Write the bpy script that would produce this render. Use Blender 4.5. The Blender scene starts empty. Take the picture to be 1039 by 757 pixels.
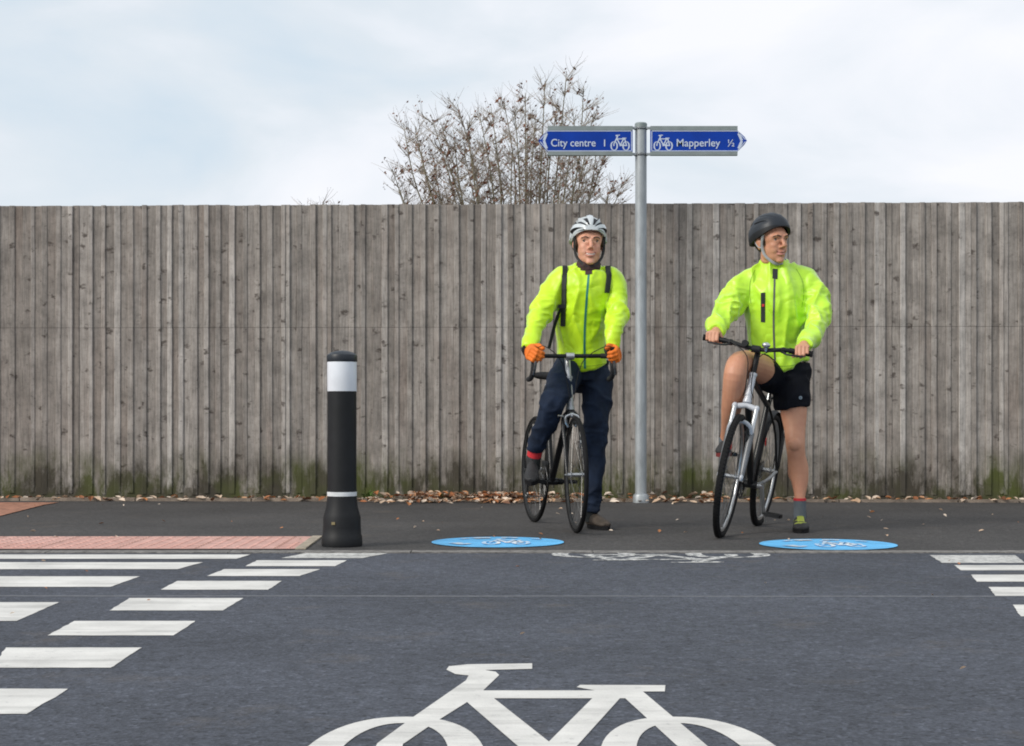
import bpy, bmesh, math, random
from math import sin, cos, pi, radians as R, sqrt, atan2, exp
from mathutils import Vector, Matrix, noise
from mathutils.bvhtree import BVHTree
from mathutils.geometry import delaunay_2d_cdt

random.seed(7)
V = Vector
FPX, HOR, CX, CAMZ = 1700.0, 420.0, 519.5, 0.686      # lens and eye height read off the photograph

def P(px, py, Y):                                       # photo pixel at a distance -> point in the place
    return V(((px - CX) * Y / FPX, Y, CAMZ - (py - HOR) * Y / FPX))
def G(px, py):                                          # photo pixel on the ground -> (x, y)
    Y = FPX * CAMZ / (py - HOR)
    return ((px - CX) * Y / FPX, Y)

sc = bpy.context.scene
COL = sc.collection

# ------------------------------------------------------------------ materials
def new_mat(name):
    m = bpy.data.materials.new(name); m.use_nodes = True
    nt = m.node_tree
    return m, nt, nt.nodes['Principled BSDF'], nt.links

def N(nt, kind, **kw):
    n = nt.nodes.new(kind)
    for k, v in kw.items():
        if k.startswith('i_'): n.inputs[k[2:]].default_value = v
        else: setattr(n, k, v)
    return n

def ramp(nt, stops, interp='LINEAR'):
    r = nt.nodes.new('ShaderNodeValToRGB'); r.color_ramp.interpolation = interp
    e = r.color_ramp.elements
    while len(e) < len(stops): e.new(0.5)
    for i, (p, c) in enumerate(stops):
        e[i].position = p
        e[i].color = (c, c, c, 1) if isinstance(c, (int, float)) else (*c, 1)
    return r

def mixc(nt, a, b, fac, mode='MIX'):
    m = nt.nodes.new('ShaderNodeMix'); m.data_type = 'RGBA'; m.blend_type = mode; m.clamp_factor = True
    def put(sock, v):
        if isinstance(v, bpy.types.NodeSocket): nt.links.new(v, sock)
        elif isinstance(v, (int, float)): sock.default_value = v
        else: sock.default_value = (*v, 1)
    put(m.inputs[0], fac); put(m.inputs[6], a); put(m.inputs[7], b)
    return m.outputs[2]

def mat(name, col, rough=0.6, metal=0.0, var=0.15, vscale=12.0, bump=0.0, bscale=60.0, col2=None, spec=0.5, coat=0.0, sheen=0.0, sss=0.0, stretch=(1, 1, 1)):
    m, nt, b, L = new_mat(name)
    tc = N(nt, 'ShaderNodeTexCoord'); mp = N(nt, 'ShaderNodeMapping'); mp.inputs['Scale'].default_value = stretch
    L.new(tc.outputs['Object'], mp.inputs['Vector'])
    n1 = N(nt, 'ShaderNodeTexNoise', i_Scale=vscale, i_Detail=6.0, i_Roughness=0.6)
    L.new(mp.outputs[0], n1.inputs['Vector'])
    if col2 is None: col2 = tuple(c * (1 - var * 1.8) for c in col)
    c1 = tuple(min(1, c * (1 + var * 0.5)) for c in col)
    rp = ramp(nt, [(0.32, col2), (0.68, c1)])
    L.new(n1.outputs['Fac'], rp.inputs[0]); L.new(rp.outputs[0], b.inputs['Base Color'])
    rr = N(nt, 'ShaderNodeMapRange'); rr.inputs[3].default_value = max(0.02, rough - 0.08); rr.inputs[4].default_value = min(1, rough + 0.08)
    L.new(n1.outputs['Fac'], rr.inputs[0]); L.new(rr.outputs[0], b.inputs['Roughness'])
    b.inputs['Metallic'].default_value = metal; b.inputs['Specular IOR Level'].default_value = spec
    b.inputs['Coat Weight'].default_value = coat; b.inputs['Sheen Weight'].default_value = sheen
    if sss: b.inputs['Subsurface Weight'].default_value = sss; b.inputs['Subsurface Scale'].default_value = 0.01; b.inputs['Subsurface Radius'].default_value = (1, .35, .2)
    if bump:
        n2 = N(nt, 'ShaderNodeTexNoise', i_Scale=bscale, i_Detail=5.0)
        L.new(mp.outputs[0], n2.inputs['Vector'])
        bp = N(nt, 'ShaderNodeBump', i_Strength=bump, i_Distance=0.01)
        L.new(n2.outputs['Fac'], bp.inputs['Height']); L.new(bp.outputs[0], b.inputs['Normal'])
    return m

M = {}
def shell_mat(name, col, deep):
    m, nt, b, L = new_mat(name)
    tc = N(nt, 'ShaderNodeTexCoord')
    n1 = N(nt, 'ShaderNodeTexNoise', i_Scale=7.0, i_Detail=3.0); L.new(tc.outputs['Object'], n1.inputs['Vector'])
    rp = ramp(nt, [(0.3, deep), (0.65, col)]); L.new(n1.outputs['Fac'], rp.inputs[0]); L.new(rp.outputs[0], b.inputs['Base Color'])
    b.inputs['Roughness'].default_value = .40; b.inputs['Specular IOR Level'].default_value = .55; b.inputs['Sheen Weight'].default_value = .7; b.inputs['Sheen Roughness'].default_value = .35
    n2 = N(nt, 'ShaderNodeTexNoise', i_Scale=8.0, i_Detail=1.5, i_Roughness=.4, i_Distortion=.5); L.new(tc.outputs['Object'], n2.inputs['Vector'])
    mr = N(nt, 'ShaderNodeMath', operation='ABSOLUTE'); sb = N(nt, 'ShaderNodeMath', operation='SUBTRACT'); sb.inputs[1].default_value = .5
    L.new(n2.outputs['Fac'], sb.inputs[0]); L.new(sb.outputs[0], mr.inputs[0])
    n3 = N(nt, 'ShaderNodeTexNoise', i_Scale=300.0, i_Detail=2.0); L.new(tc.outputs['Object'], n3.inputs['Vector'])
    b1 = N(nt, 'ShaderNodeBump', i_Strength=.5, i_Distance=.05); L.new(mr.outputs[0], b1.inputs['Height'])
    b2 = N(nt, 'ShaderNodeBump', i_Strength=.15, i_Distance=.002); L.new(n3.outputs['Fac'], b2.inputs['Height']); L.new(b1.outputs[0], b2.inputs['Normal']); L.new(b2.outputs[0], b.inputs['Normal'])
    return m
def skin_mat(name, base, red):
    m, nt, b, L = new_mat(name)
    tc = N(nt, 'ShaderNodeTexCoord')
    n1 = N(nt, 'ShaderNodeTexNoise', i_Scale=18.0, i_Detail=5.0); L.new(tc.outputs['Object'], n1.inputs['Vector'])
    rp = ramp(nt, [(0.30, tuple(a * .5 + c * .5 for a, c in zip(red, base))), (0.62, base)]); L.new(n1.outputs['Fac'], rp.inputs[0]); L.new(rp.outputs[0], b.inputs['Base Color'])
    b.inputs['Roughness'].default_value = 0.5
    b.inputs['Subsurface Weight'].default_value = 0.06; b.inputs['Subsurface Scale'].default_value = 0.008; b.inputs['Subsurface Radius'].default_value = (1, .35, .2)
    n2 = N(nt, 'ShaderNodeTexNoise', i_Scale=160.0, i_Detail=3.0); L.new(tc.outputs['Object'], n2.inputs['Vector'])
    bp = N(nt, 'ShaderNodeBump', i_Strength=0.25, i_Distance=0.002); L.new(n2.outputs['Fac'], bp.inputs['Height']); L.new(bp.outputs[0], b.inputs['Normal'])
    return m
M['skin1'] = skin_mat('skin_ruddy', (0.68, 0.35, 0.235), (0.61, 0.25, 0.165))
M['skin2'] = skin_mat('skin_fair', (0.58, 0.285, 0.175), (0.46, 0.19, 0.115))
M['lips'] = mat('lip_skin', (0.52, 0.22, 0.17), 0.45, var=.1)
M['teeth'] = mat('tooth_enamel', (0.60, 0.55, 0.48), 0.3, var=.05)
M['sclera'] = mat('eye_white', (0.42, 0.38, 0.36), 0.2, var=.03)
M['iris'] = mat('eye_iris', (0.03, 0.02, 0.015), 0.15, var=.1)
M['hair'] = mat('hair_dark_brown', (0.055, 0.035, 0.022), 0.75, bump=.8, bscale=250, var=.4, vscale=90, stretch=(1, 1, .25))
M['hivis1'] = shell_mat('fluorescent_yellow_shell', (0.60, 0.89, 0.015), (0.50, 0.80, 0.010))
M['hivis2'] = shell_mat('fluorescent_lime_shell', (0.56, 0.89, 0.05), (0.45, 0.80, 0.03))
M['seam1'] = mat('stitched_seam_yellow', (0.30, 0.46, 0.01), .6, var=.1)
M['seam2'] = mat('stitched_seam_lime', (0.24, 0.44, 0.02), .6, var=.1)
M['teal'] = mat('teal_zip_tape', (0.02, 0.22, 0.17), 0.5)
M['greyzip'] = mat('grey_zip_tape', (0.12, 0.13, 0.12), 0.4)
M['red'] = mat('red_fabric', (0.60, 0.03, 0.04), 0.6)
M['navy'] = mat('navy_trouser_cloth', (0.015, 0.025, 0.050), 0.85, var=.25, bump=.25, bscale=220, spec=.2)
M['blackcloth'] = mat('black_sports_cloth', (0.007, 0.008, 0.013), 0.8, var=.2, bump=.2, bscale=220, spec=.15)
M['neck'] = mat('dark_neck_tube', (0.07, 0.035, 0.035), 0.85, var=.3, bump=.4, bscale=90)
M['neck2'] = mat('black_collar_lining', (0.02, 0.025, 0.028), 0.8, var=.3)
M['webbing'] = mat('black_webbing', (0.018, 0.022, 0.022), 0.7, bump=.3, bscale=300)
M['pack'] = mat('dark_grey_pack_cloth', (0.03, 0.034, 0.038), 0.8, bump=.3, bscale=200)
M['orange'] = mat('orange_glove_knit', (0.85, 0.19, 0.012), 0.7, var=.12, bump=.3, bscale=180)
M['helwhite'] = mat('white_helmet_shell', (0.56, 0.60, 0.62), 0.25, var=.06, coat=.4)
M['heldark'] = mat('dark_foam_vent', (0.012, 0.014, 0.019), 0.7, var=.3)
M['helblack'] = mat('black_helmet_shell', (0.016, 0.021, 0.029), 0.45, var=.2, spec=.4)
M['strapgrey'] = mat('grey_strap', (0.40, 0.42, 0.42), 0.7)
M['shoebrown'] = mat('brown_shoe_leather', (0.07, 0.052, 0.038), 0.7, var=.35, bump=.4, bscale=70)
M['shoeblack'] = mat('black_shoe_mesh', (0.025, 0.025, 0.027), 0.7, var=.3, bump=.4, bscale=120)
M['neon'] = mat('neon_yellow_shoe_mesh', (0.36, 0.42, 0.06), 0.6, var=.3, bump=.3, bscale=120)
M['rubber'] = mat('black_rubber', (0.009, 0.009, 0.010), 0.75, var=.25, bump=.3, bscale=200, spec=.2)
M['darkred'] = mat('dark_red_sole', (0.16, 0.02, 0.02), .6)
M['solered'] = mat('red_shoe_sole', (0.50, 0.045, 0.03), 0.6)
M['sock'] = mat('grey_sock_knit', (0.13, 0.15, 0.17), 0.9, bump=.4, bscale=200)
M['frameblack'] = mat('black_bike_paint', (0.010, 0.011, 0.013), 0.4, var=.15, coat=.15, spec=.35)
M['framesilver'] = mat('silver_bike_paint', (0.36, 0.375, 0.39), 0.3, metal=.5, var=.1)
M['framewhite'] = mat('white_bike_paint', (0.50, 0.52, 0.56), 0.3, var=.08, coat=.3)
M['alu'] = mat('brushed_aluminium', (0.55, 0.56, 0.57), 0.32, metal=.9, var=.1)
M['steel'] = mat('dark_steel', (0.18, 0.18, 0.18), 0.35, metal=.9, var=.3, vscale=60)
M['rimdark'] = mat('dark_anodised_rim', (0.03, 0.032, 0.034), 0.45, metal=.4)
M['bartape'] = mat('black_bar_tape', (0.018, 0.018, 0.02), 0.75, bump=.4, bscale=150)
M['plasticblack'] = mat('black_plastic', (0.010, 0.011, 0.013), 0.55, var=.2, spec=.3)
M['reflred'] = mat('red_reflector', (0.55, 0.02, 0.02), 0.15, coat=.6)
M['galv'] = mat('galvanised_steel', (0.40, 0.43, 0.45), 0.5, metal=.35, var=.16, vscale=14, bump=.1, bscale=40, stretch=(1, 1, .3))
M['signgrey'] = mat('grey_sign_extrusion', (0.25, 0.29, 0.29), 0.5, metal=.2, var=.1)
M['signblue'] = mat('blue_sign_face', (0.002, 0.045, 0.36), 0.5, var=.1, vscale=6, spec=.2)
M['signwhite'] = mat('white_sign_film', (0.55, 0.62, 0.75), 0.45, var=.05)
M['bark'] = mat('olive_bark', (0.24, 0.21, 0.13), 0.9, var=.3, vscale=25, col2=(0.09, 0.075, 0.05))
M['twig'] = mat('grey_brown_twig', (0.38, 0.325, 0.27), 0.9, var=.3, vscale=9, col2=(0.26, 0.215, 0.17))
M['deadleaf'] = mat('dried_tree_leaf', (0.23, 0.10, 0.06), 0.9, var=.3, vscale=7, col2=(0.10, 0.05, 0.035))
M['concrete'] = mat('weathered_concrete', (0.27, 0.215, 0.17), 0.9, var=.3, vscale=9, bump=.5, bscale=80)
M['kerb'] = mat('granite_kerb_stone', (0.235, 0.222, 0.21), 0.9, var=.35, vscale=22, bump=.5, bscale=120)
M['pale_edge'] = mat('buff_edging', (0.42, 0.36, 0.28), 0.9, var=.25, vscale=15, bump=.3)
M['weed'] = mat('green_weed_leaf', (0.08, 0.17, 0.02), 0.7, var=.3)

# wood of the fence: every board has its own tint; streaks, knots, nail stains and a green foot are in the timber itself
def fence_mat():
    m, nt, b, L = new_mat('weathered_fence_timber')
    tc = N(nt, 'ShaderNodeTexCoord'); at = N(nt, 'ShaderNodeAttribute', attribute_name='tint')
    sep = N(nt, 'ShaderNodeSeparateColor'); L.new(at.outputs['Color'], sep.inputs[0])
    grey = ramp(nt, [(0.0, (0.200, 0.176, 0.157)), (0.35, (0.262, 0.236, 0.213)), (0.7, (0.322, 0.293, 0.268)), (1.0, (0.43, 0.402, 0.376))])
    L.new(sep.outputs[0], grey.inputs[0])
    # offset of the grain per board
    cmb = N(nt, 'ShaderNodeCombineXYZ'); L.new(sep.outputs[1], cmb.inputs[2]); 
    sc1 = N(nt, 'ShaderNodeVectorMath', operation='SCALE'); sc1.inputs['Scale'].default_value = 37.0; L.new(cmb.outputs[0], sc1.inputs[0])
    ad = N(nt, 'ShaderNodeVectorMath', operation='ADD'); L.new(tc.outputs['Object'], ad.inputs[0]); L.new(sc1.outputs[0], ad.inputs[1])
    mp = N(nt, 'ShaderNodeMapping'); mp.inputs['Scale'].default_value = (1, 1, .06); L.new(ad.outputs[0], mp.inputs['Vector'])
    gr = N(nt, 'ShaderNodeTexNoise', i_Scale=75.0, i_Detail=8.0, i_Roughness=.65, i_Distortion=.4); L.new(mp.outputs[0], gr.inputs['Vector'])
    grr = ramp(nt, [(0.3, 0.66), (0.5, 0.98), (0.72, 1.24)]); L.new(gr.outputs['Fac'], grr.inputs[0])
    c = mixc(nt, grey.outputs[0], grr.outputs[0], 1.0, 'MULTIPLY')
    # brownish unweathered patches
    mb = N(nt, 'ShaderNodeMapping'); mb.inputs['Scale'].default_value = (1, 1, .16); L.new(ad.outputs[0], mb.inputs['Vector'])
    nb = N(nt, 'ShaderNodeTexNoise', i_Scale=5.0, i_Detail=4.0); L.new(mb.outputs[0], nb.inputs['Vector'])
    rb = ramp(nt, [(0.52, 0.0), (0.75, 0.35)]); L.new(nb.outputs['Fac'], rb.inputs[0])
    c = mixc(nt, c, (0.20, 0.135, 0.10), rb.outputs[0])
    # mottled dirt
    nd = N(nt, 'ShaderNodeTexNoise', i_Scale=5.5, i_Detail=8.0, i_Roughness=.65); L.new(tc.outputs['Object'], nd.inputs['Vector'])
    rd = ramp(nt, [(0.33, 0.70), (0.64, 1.16)]); L.new(nd.outputs['Fac'], rd.inputs[0])
    c = mixc(nt, c, rd.outputs[0], 1.0, 'MULTIPLY')
    # fine dark flecks and scuffs
    nf = N(nt, 'ShaderNodeTexNoise', i_Scale=26.0, i_Detail=9.0, i_Roughness=.75, i_Distortion=.3); L.new(ad.outputs[0], nf.inputs['Vector'])
    rff = ramp(nt, [(0.30, 0.62), (0.46, 1.0), (0.70, 1.13)]); L.new(nf.outputs['Fac'], rff.inputs[0])
    c = mixc(nt, c, rff.outputs[0], 1.0, 'MULTIPLY')
    # knots
    mk = N(nt, 'ShaderNodeMapping'); mk.inputs['Scale'].default_value = (.75, 0.0, 1.15); L.new(ad.outputs[0], mk.inputs['Vector'])
    wn = N(nt, 'ShaderNodeTexNoise', i_Scale=30.0, i_Detail=2.0); L.new(mk.outputs[0], wn.inputs['Vector'])
    wa = mixc(nt, mk.outputs[0], wn.outputs['Color'], 0.10)
    vk = N(nt, 'ShaderNodeTexVoronoi', i_Scale=9.5); L.new(wa, vk.inputs['Vector'])
    rk = ramp(nt, [(0.0, 1.0), (0.11, 0.85), (0.27, 0.0)]); L.new(vk.outputs['Distance'], rk.inputs[0])
    vs = N(nt, 'ShaderNodeSeparateColor'); L.new(vk.outputs['Color'], vs.inputs[0])
    gt = N(nt, 'ShaderNodeMath', operation='GREATER_THAN'); gt.inputs[1].default_value = 0.42; L.new(vs.outputs[0], gt.inputs[0])
    ml = N(nt, 'ShaderNodeMath', operation='MULTIPLY'); L.new(rk.outputs[0], ml.inputs[0]); L.new(gt.outputs[0], ml.inputs[1])
    ml2 = N(nt, 'ShaderNodeMath', operation='MULTIPLY'); L.new(ml.outputs[0], ml2.inputs[0]); ml2.inputs[1].default_value = .88
    c = mixc(nt, c, (0.052, 0.040, 0.034), ml2.outputs[0])
    # green algae at the foot
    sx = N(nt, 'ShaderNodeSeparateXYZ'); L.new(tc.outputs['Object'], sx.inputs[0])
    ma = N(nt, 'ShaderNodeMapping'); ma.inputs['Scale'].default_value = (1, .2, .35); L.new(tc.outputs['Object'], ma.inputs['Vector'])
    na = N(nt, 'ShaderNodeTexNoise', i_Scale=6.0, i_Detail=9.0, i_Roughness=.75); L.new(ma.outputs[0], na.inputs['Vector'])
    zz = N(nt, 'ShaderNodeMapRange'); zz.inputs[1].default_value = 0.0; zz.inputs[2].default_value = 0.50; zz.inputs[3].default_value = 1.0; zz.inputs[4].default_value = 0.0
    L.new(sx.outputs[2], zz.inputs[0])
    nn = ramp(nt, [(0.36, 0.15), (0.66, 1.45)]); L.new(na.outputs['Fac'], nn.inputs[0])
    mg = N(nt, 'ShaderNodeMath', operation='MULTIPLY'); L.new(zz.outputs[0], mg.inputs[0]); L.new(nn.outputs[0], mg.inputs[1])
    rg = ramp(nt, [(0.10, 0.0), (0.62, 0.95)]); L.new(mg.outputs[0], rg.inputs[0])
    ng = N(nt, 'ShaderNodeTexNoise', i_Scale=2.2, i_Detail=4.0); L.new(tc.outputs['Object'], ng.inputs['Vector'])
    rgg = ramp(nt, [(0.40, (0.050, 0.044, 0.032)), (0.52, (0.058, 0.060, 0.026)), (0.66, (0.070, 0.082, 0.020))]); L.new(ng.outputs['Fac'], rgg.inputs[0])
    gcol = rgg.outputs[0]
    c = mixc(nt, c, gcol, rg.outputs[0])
    L.new(c, b.inputs['Base Color']); b.inputs['Roughness'].default_value = .9; b.inputs['Specular IOR Level'].default_value = .25
    bp = N(nt, 'ShaderNodeBump', i_Strength=.5, i_Distance=.004); L.new(gr.outputs['Fac'], bp.inputs['Height']); L.new(bp.outputs[0], b.inputs['Normal'])
    return m
M['fence'] = fence_mat()

def tarmac(name, c_lo, c_hi, speck, patch=.25, dirt=(0.13, 0.11, 0.095)):
    m, nt, b, L = new_mat(name)
    tc = N(nt, 'ShaderNodeTexCoord')
    n1 = N(nt, 'ShaderNodeTexNoise', i_Scale=90.0, i_Detail=6.0, i_Roughness=.7); L.new(tc.outputs['Object'], n1.inputs['Vector'])
    n2 = N(nt, 'ShaderNodeTexNoise', i_Scale=16.0, i_Detail=8.0, i_Roughness=.7); L.new(tc.outputs['Object'], n2.inputs['Vector'])
    n3 = N(nt, 'ShaderNodeTexNoise', i_Scale=0.9, i_Detail=6.0); L.new(tc.outputs['Object'], n3.inputs['Vector'])
    vo = N(nt, 'ShaderNodeTexVoronoi', i_Scale=95.0); L.new(tc.outputs['Object'], vo.inputs['Vector'])
    vc = N(nt, 'ShaderNodeSeparateColor'); L.new(vo.outputs['Color'], vc.inputs[0])
    r1 = ramp(nt, [(0.3, c_lo), (0.7, c_hi)]); L.new(n1.outputs['Fac'], r1.inputs[0])
    r2 = ramp(nt, [(0.30, 1 - patch), (0.70, 1 + patch * .6)]); L.new(n2.outputs['Fac'], r2.inputs[0])
    c = mixc(nt, r1.outputs[0], r2.outputs[0], 1.0, 'MULTIPLY')
    r3 = ramp(nt, [(0.30, 0.76), (0.70, 1.18)]); L.new(n3.outputs['Fac'], r3.inputs[0])
    c = mixc(nt, c, r3.outputs[0], 1.0, 'MULTIPLY')
    rs = ramp(nt, [(0.0, 0.55), (0.12, 0.8), (0.75, 1.0), (0.92, 1.2), (1.0, speck)]); L.new(vc.outputs[0], rs.inputs[0])
    c = mixc(nt, c, rs.outputs[0], 1.0, 'MULTIPLY')
    nk = N(nt, 'ShaderNodeTexNoise', i_Scale=38.0, i_Detail=3.0, i_Roughness=.5); L.new(tc.outputs['Object'], nk.inputs['Vector'])
    rkk = ramp(nt, [(0.30, 0.45), (0.40, 1.0)]); L.new(nk.outputs['Fac'], rkk.inputs[0])
    c = mixc(nt, c, rkk.outputs[0], 1.0, 'MULTIPLY')
    nd = N(nt, 'ShaderNodeTexNoise', i_Scale=2.6, i_Detail=9.0, i_Roughness=.7); L.new(tc.outputs['Object'], nd.inputs['Vector'])
    rd = ramp(nt, [(0.56, 0.0), (0.75, 0.5)]); L.new(nd.outputs['Fac'], rd.inputs[0])
    c = mixc(nt, c, dirt, rd.outputs[0])
    L.new(c, b.inputs['Base Color']); b.inputs['Roughness'].default_value = .82; b.inputs['Specular IOR Level'].default_value = .35
    bp = N(nt, 'ShaderNodeBump', i_Strength=.6, i_Distance=.004); L.new(vo.outputs['Distance'], bp.inputs['Height'])
    L.new(bp.outputs[0], b.inputs['Normal'])
    return m
M['road'] = tarmac('road_tarmac', (0.046, 0.051, 0.066), (0.099, 0.108, 0.134), 1.6, .36)
M['footway'] = tarmac('footway_tarmac', (0.042, 0.040, 0.040), (0.090, 0.085, 0.083), 1.6, .2, (0.12, 0.095, 0.075))

def paint(name, col, worn, wear=0.5, thr=(0.30, 0.42)):
    m, nt, b, L = new_mat(name)
    tc = N(nt, 'ShaderNodeTexCoord')
    n1 = N(nt, 'ShaderNodeTexNoise', i_Scale=26.0, i_Detail=9.0, i_Roughness=.72); L.new(tc.outputs['Object'], n1.inputs['Vector'])
    r1 = ramp(nt, [(thr[0], worn), (thr[1], tuple(c * .93 for c in col)), (0.7, col)]); L.new(n1.outputs['Fac'], r1.inputs[0])
    n2 = N(nt, 'ShaderNodeTexNoise', i_Scale=4.0, i_Detail=5.0); L.new(tc.outputs['Object'], n2.inputs['Vector'])
    r2 = ramp(nt, [(0.3, .78), (0.62, 1.0)]); L.new(n2.outputs['Fac'], r2.inputs[0])
    c = mixc(nt, r1.outputs[0], r2.outputs[0], 1.0, 'MULTIPLY')
    L.new(c, b.inputs['Base Color']); b.inputs['Roughness'].default_value = .7
    ms = N(nt, 'ShaderNodeMapping'); ms.inputs['Scale'].default_value = (.35, 3.0, 1); L.new(tc.outputs['Object'], ms.inputs['Vector'])
    n4 = N(nt, 'ShaderNodeTexNoise', i_Scale=3.0, i_Detail=8.0, i_Roughness=.7); L.new(ms.outputs[0], n4.inputs['Vector'])
    r4 = ramp(nt, [(0.34, .72), (0.50, 1.0)]); L.new(n4.outputs['Fac'], r4.inputs[0])
    c = mixc(nt, c, r4.outputs[0], 1.0, 'MULTIPLY'); L.new(c, b.inputs['Base Color'])
    n3 = N(nt, 'ShaderNodeTexNoise', i_Scale=120.0, i_Detail=3.0); L.new(tc.outputs['Object'], n3.inputs['Vector'])
    bp = N(nt, 'ShaderNodeBump', i_Strength=.4, i_Distance=.003); L.new(n3.outputs['Fac'], bp.inputs['Height']); L.new(bp.outputs[0], b.inputs['Normal'])
    return m
M['whitepaint'] = paint('white_road_paint', (0.76, 0.74, 0.70), (0.36, 0.355, 0.35), thr=(.27, .41))
M['wornpaint'] = paint('worn_white_road_paint', (0.66, 0.65, 0.62), (0.22, 0.22, 0.22), thr=(.36, .52))
M['ghostpaint'] = paint('almost_gone_white_paint', (0.78, 0.77, 0.74), (0.16, 0.165, 0.175), thr=(.46, .54))
M['bluepaint'] = paint('sky_blue_floor_paint', (0.14, 0.54, 0.95), (0.09, 0.36, 0.62), thr=(.30, .44))
M['stickerwhite'] = paint('white_floor_sticker', (0.80, 0.84, 0.86), (0.12, 0.48, 0.88), thr=(.42, .52))

def tactile():
    m, nt, b, L = new_mat('pink_blister_paving')
    tc = N(nt, 'ShaderNodeTexCoord')
    br = N(nt, 'ShaderNodeTexBrick', offset=0.0); br.inputs['Scale'].default_value = 1.0
    br.inputs['Brick Width'].default_value = .4; br.inputs['Row Height'].default_value = .4; br.inputs['Mortar Size'].default_value = .006
    br.inputs['Color1'].default_value = (0.56, 0.31, 0.26, 1); br.inputs['Color2'].default_value = (0.60, 0.36, 0.31, 1); br.inputs['Mortar'].default_value = (0.40, 0.24, 0.20, 1)
    L.new(tc.outputs['Object'], br.inputs['Vector'])
    n1 = N(nt, 'ShaderNodeTexNoise', i_Scale=12.0, i_Detail=8.0, i_Roughness=.7); L.new(tc.outputs['Object'], n1.inputs['Vector'])
    r1 = ramp(nt, [(0.3, .68), (0.65, 1.15)]); L.new(n1.outputs['Fac'], r1.inputs[0])
    c = mixc(nt, br.outputs['Color'], r1.outputs[0], 1.0, 'MULTIPLY')
    L.new(c, b.inputs['Base Color']); b.inputs['Roughness'].default_value = .9
    return m
M['tactile'] = tactile()
M['brickpink'] = mat('red_brown_block_paving', (0.42, 0.20, 0.13), 0.9, var=.3, vscale=14, bump=.4)

def leaf_mat():
    m, nt, b, L = new_mat('fallen_leaf_mix')
    at = N(nt, 'ShaderNodeAttribute', attribute_name='tint')
    sep = N(nt, 'ShaderNodeSeparateColor'); L.new(at.outputs['Color'], sep.inputs[0])
    r = ramp(nt, [(0.0, (0.13, 0.055, 0.025)), (0.25, (0.30, 0.10, 0.035)), (0.5, (0.42, 0.17, 0.06)), (0.72, (0.44, 0.29, 0.18)), (1.0, (0.68, 0.57, 0.47))])
    L.new(sep.outputs[0], r.inputs[0]); L.new(r.outputs[0], b.inputs['Base Color']); b.inputs['Roughness'].default_value = .7
    return m
M['leaves'] = leaf_mat()

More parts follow.
